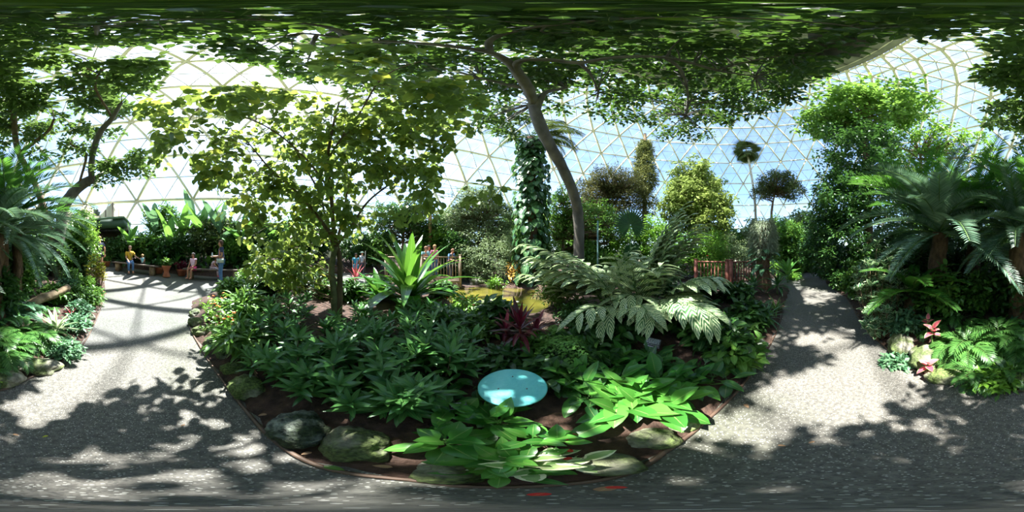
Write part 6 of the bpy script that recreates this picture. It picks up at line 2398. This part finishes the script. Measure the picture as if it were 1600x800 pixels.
person('child in floral clothes bending over on the bench behind the standing woman', gp0(331, 7.0, .12), facing(331, 1.1), .7, LEAN, 'skin_tan', flor, flor, brown_h, sleeves=.5, head=1.15, shoes='shoe_pink')
LR = dict(STAND, che=(.1, 0, 1.22), bel=(.04, 0, 1.06), neb=(.16, 0, 1.35), nec=(.19, 0, 1.4), hd0=(.23, 0, 1.45), hd1=(.25, 0, 1.52), hd2=(.24, 0, 1.57), shl=(.13, .17, 1.31), shr=(.13, -.17, 1.31), ell=(.22, .24, 1.06), elr=(.22, -.24, 1.06), wrl=(.4, .12, 1.02), wrr=(.4, -.12, 1.02))


def on_bridge(px, r):
    x, y = PX(px, r)
    return (x, y, .36)


person('person with short brown hair in pale top leaning on the bridge rail', on_bridge(664, 6.75), facing(664, .2), .82, LR, 'skin', lblue, greyd, grey_h, sleeves=.8, shoes='shoe_dark')
person('dark-haired person standing between two others on the bridge', on_bridge(670, 7.15), facing(670, .3), .82, STAND, 'skin_tan', greyd, denim, dark_h, sleeves=.8, hair_len=.08, shoes='shoe_dark')
person('blond person in pink top on the footbridge', on_bridge(679, 6.85), facing(679, .5), .82, STAND, 'skin', pinkl, denim, blond_h, sleeves=.6, hair_len=.05, shoes='shoe_dark')
person('boy in blue jacket leaning on the right end of the bridge rail', on_bridge(703, 6.7), facing(703, .7), .76, LR, 'skin', denim, greyd, grey_h, sleeves=1.0, shoes='shoe_dark')
person('child in turquoise shirt standing beyond the heart-leaf trunk', gp0(556, 7.3), facing(556, .3), .68, STAND, 'skin_tan', turq, turq, dark_h, sleeves=.5, legs='mid', head=1.2, shoes='shoe_dark')


def hat(t, J):
    c_ = J['hd1']
    MB().add(lathe([(.001, .1), (.07, .09), (.09, .04), (.16, .02), (.16, .012), (.09, .02), (.001, .03)], 20, tuple(c_))).build('hat', cloth('pale_green_hat', (160, 196, 176)), t, smooth=True)


person('person in pale hat and dark top behind the child in turquoise', gp0(566, 7.9), facing(566, -.3), .72, STAND, 'skin', cloth('white_black_top', (60, 60, 66), (220, 220, 226)), greyd, dark_h, sleeves=.6, shoes='shoe_dark', extra=hat)

# ================================================================ LITTER
def litter(label, px, y, s, mat, curl=.6, name='fallen_leaf', dz=0.02, rot=None, prof=prof_ovate, wd=.5, cat='leaf', group=None):
    x, yy = G(px, y)
    dp = max(-float(sdist(OUT_P, np.array([x]), np.array([yy]))[0]), float(sdist(IN_P, np.array([x]), np.array([yy]))[0]))
    z = (gz(x, yy) if dp > 0 else H0(x, yy)) + dz
    blk = leaf_curve(s, s * wd, .25, curl, prof, 6, .3, .05)
    o = MB().add(rotz(blk, RND.random() * 6 if rot is None else rot)).build(name, M[mat], smooth=True)
    o.location = (x, yy, z)
    return tag(o, label, cat, group)


LT = [
    ('pinkish dry leaf on the right path beside the island kerb', 1163, 633, .055, 'litter'), ('small pale dry leaf on the right path in shade', 1273, 691, .03, 'litter'),
    ('tiny pale leaf on the right path nearest the island', 1215, 697, .03, 'litter'), ('grey-blue dry leaf in the shade of the left path, upper one', 283, 668, .03, 'litter'),
    ('pale fallen leaf on the left path near the far left edge', 20, 680, .03, 'litter'), ('yellow-green fallen leaf on the left path', 75, 682, .03, 'croton'),
    ('orange-yellow fallen leaf beside the flat slab rock', 110, 557, .06, 'croton'), ('green fallen leaf on the kerb below the long boulder', 507, 729, .06, 'mid'),
    ('brown curled dry leaf below the long boulder', 614, 733, .05, 'litter'), ('pinkish dry leaf by the pitted rock, path side', 417, 652, .05, 'litter'),
    ('reddish dry leaf between pitted rock and boulder', 487, 709, .04, 'litter'), ('broad pinkish dry leaf lying on the front kerb', 936, 768, .05, 'litter'),
    ('dry brown leaf at the right kerb above the path', 1165, 590, .05, 'litter'), ('reddish dry leaf on the bare soil at the left bed kerb', 88, 578, .04, 'litter'),
]
for (lab, px, y, s, mt) in LT:
    litter(lab, px, y, s, mt)
PT = [(852, 771, 'red petal lowest on the path at the front kerb'), (944, 763, 'red petal lying on the broad dry leaf'), (942, 731, 'red petal on the flat mossy rock, upper one'), (944, 740, 'red petal on the flat mossy rock, lower one'),
      (893, 722, 'red petal on the sunlit leaves, right one'), (888, 712, 'red petal at the edge of the bare soil, middle one'), (840, 731, 'red petal on the sunlit leaves, left one'), (896, 697, 'red petal on the bare soil, upper one'),
      (905, 693, 'red petal on the bare soil, right one'), (882, 703, 'red petal on the bare soil, left one')]
for (px, y, lab) in PT:
    litter(lab, px, y, .028, 'red_flower', .3, 'fallen_petal', .05, prof=prof_round, wd=.7, cat='petal')
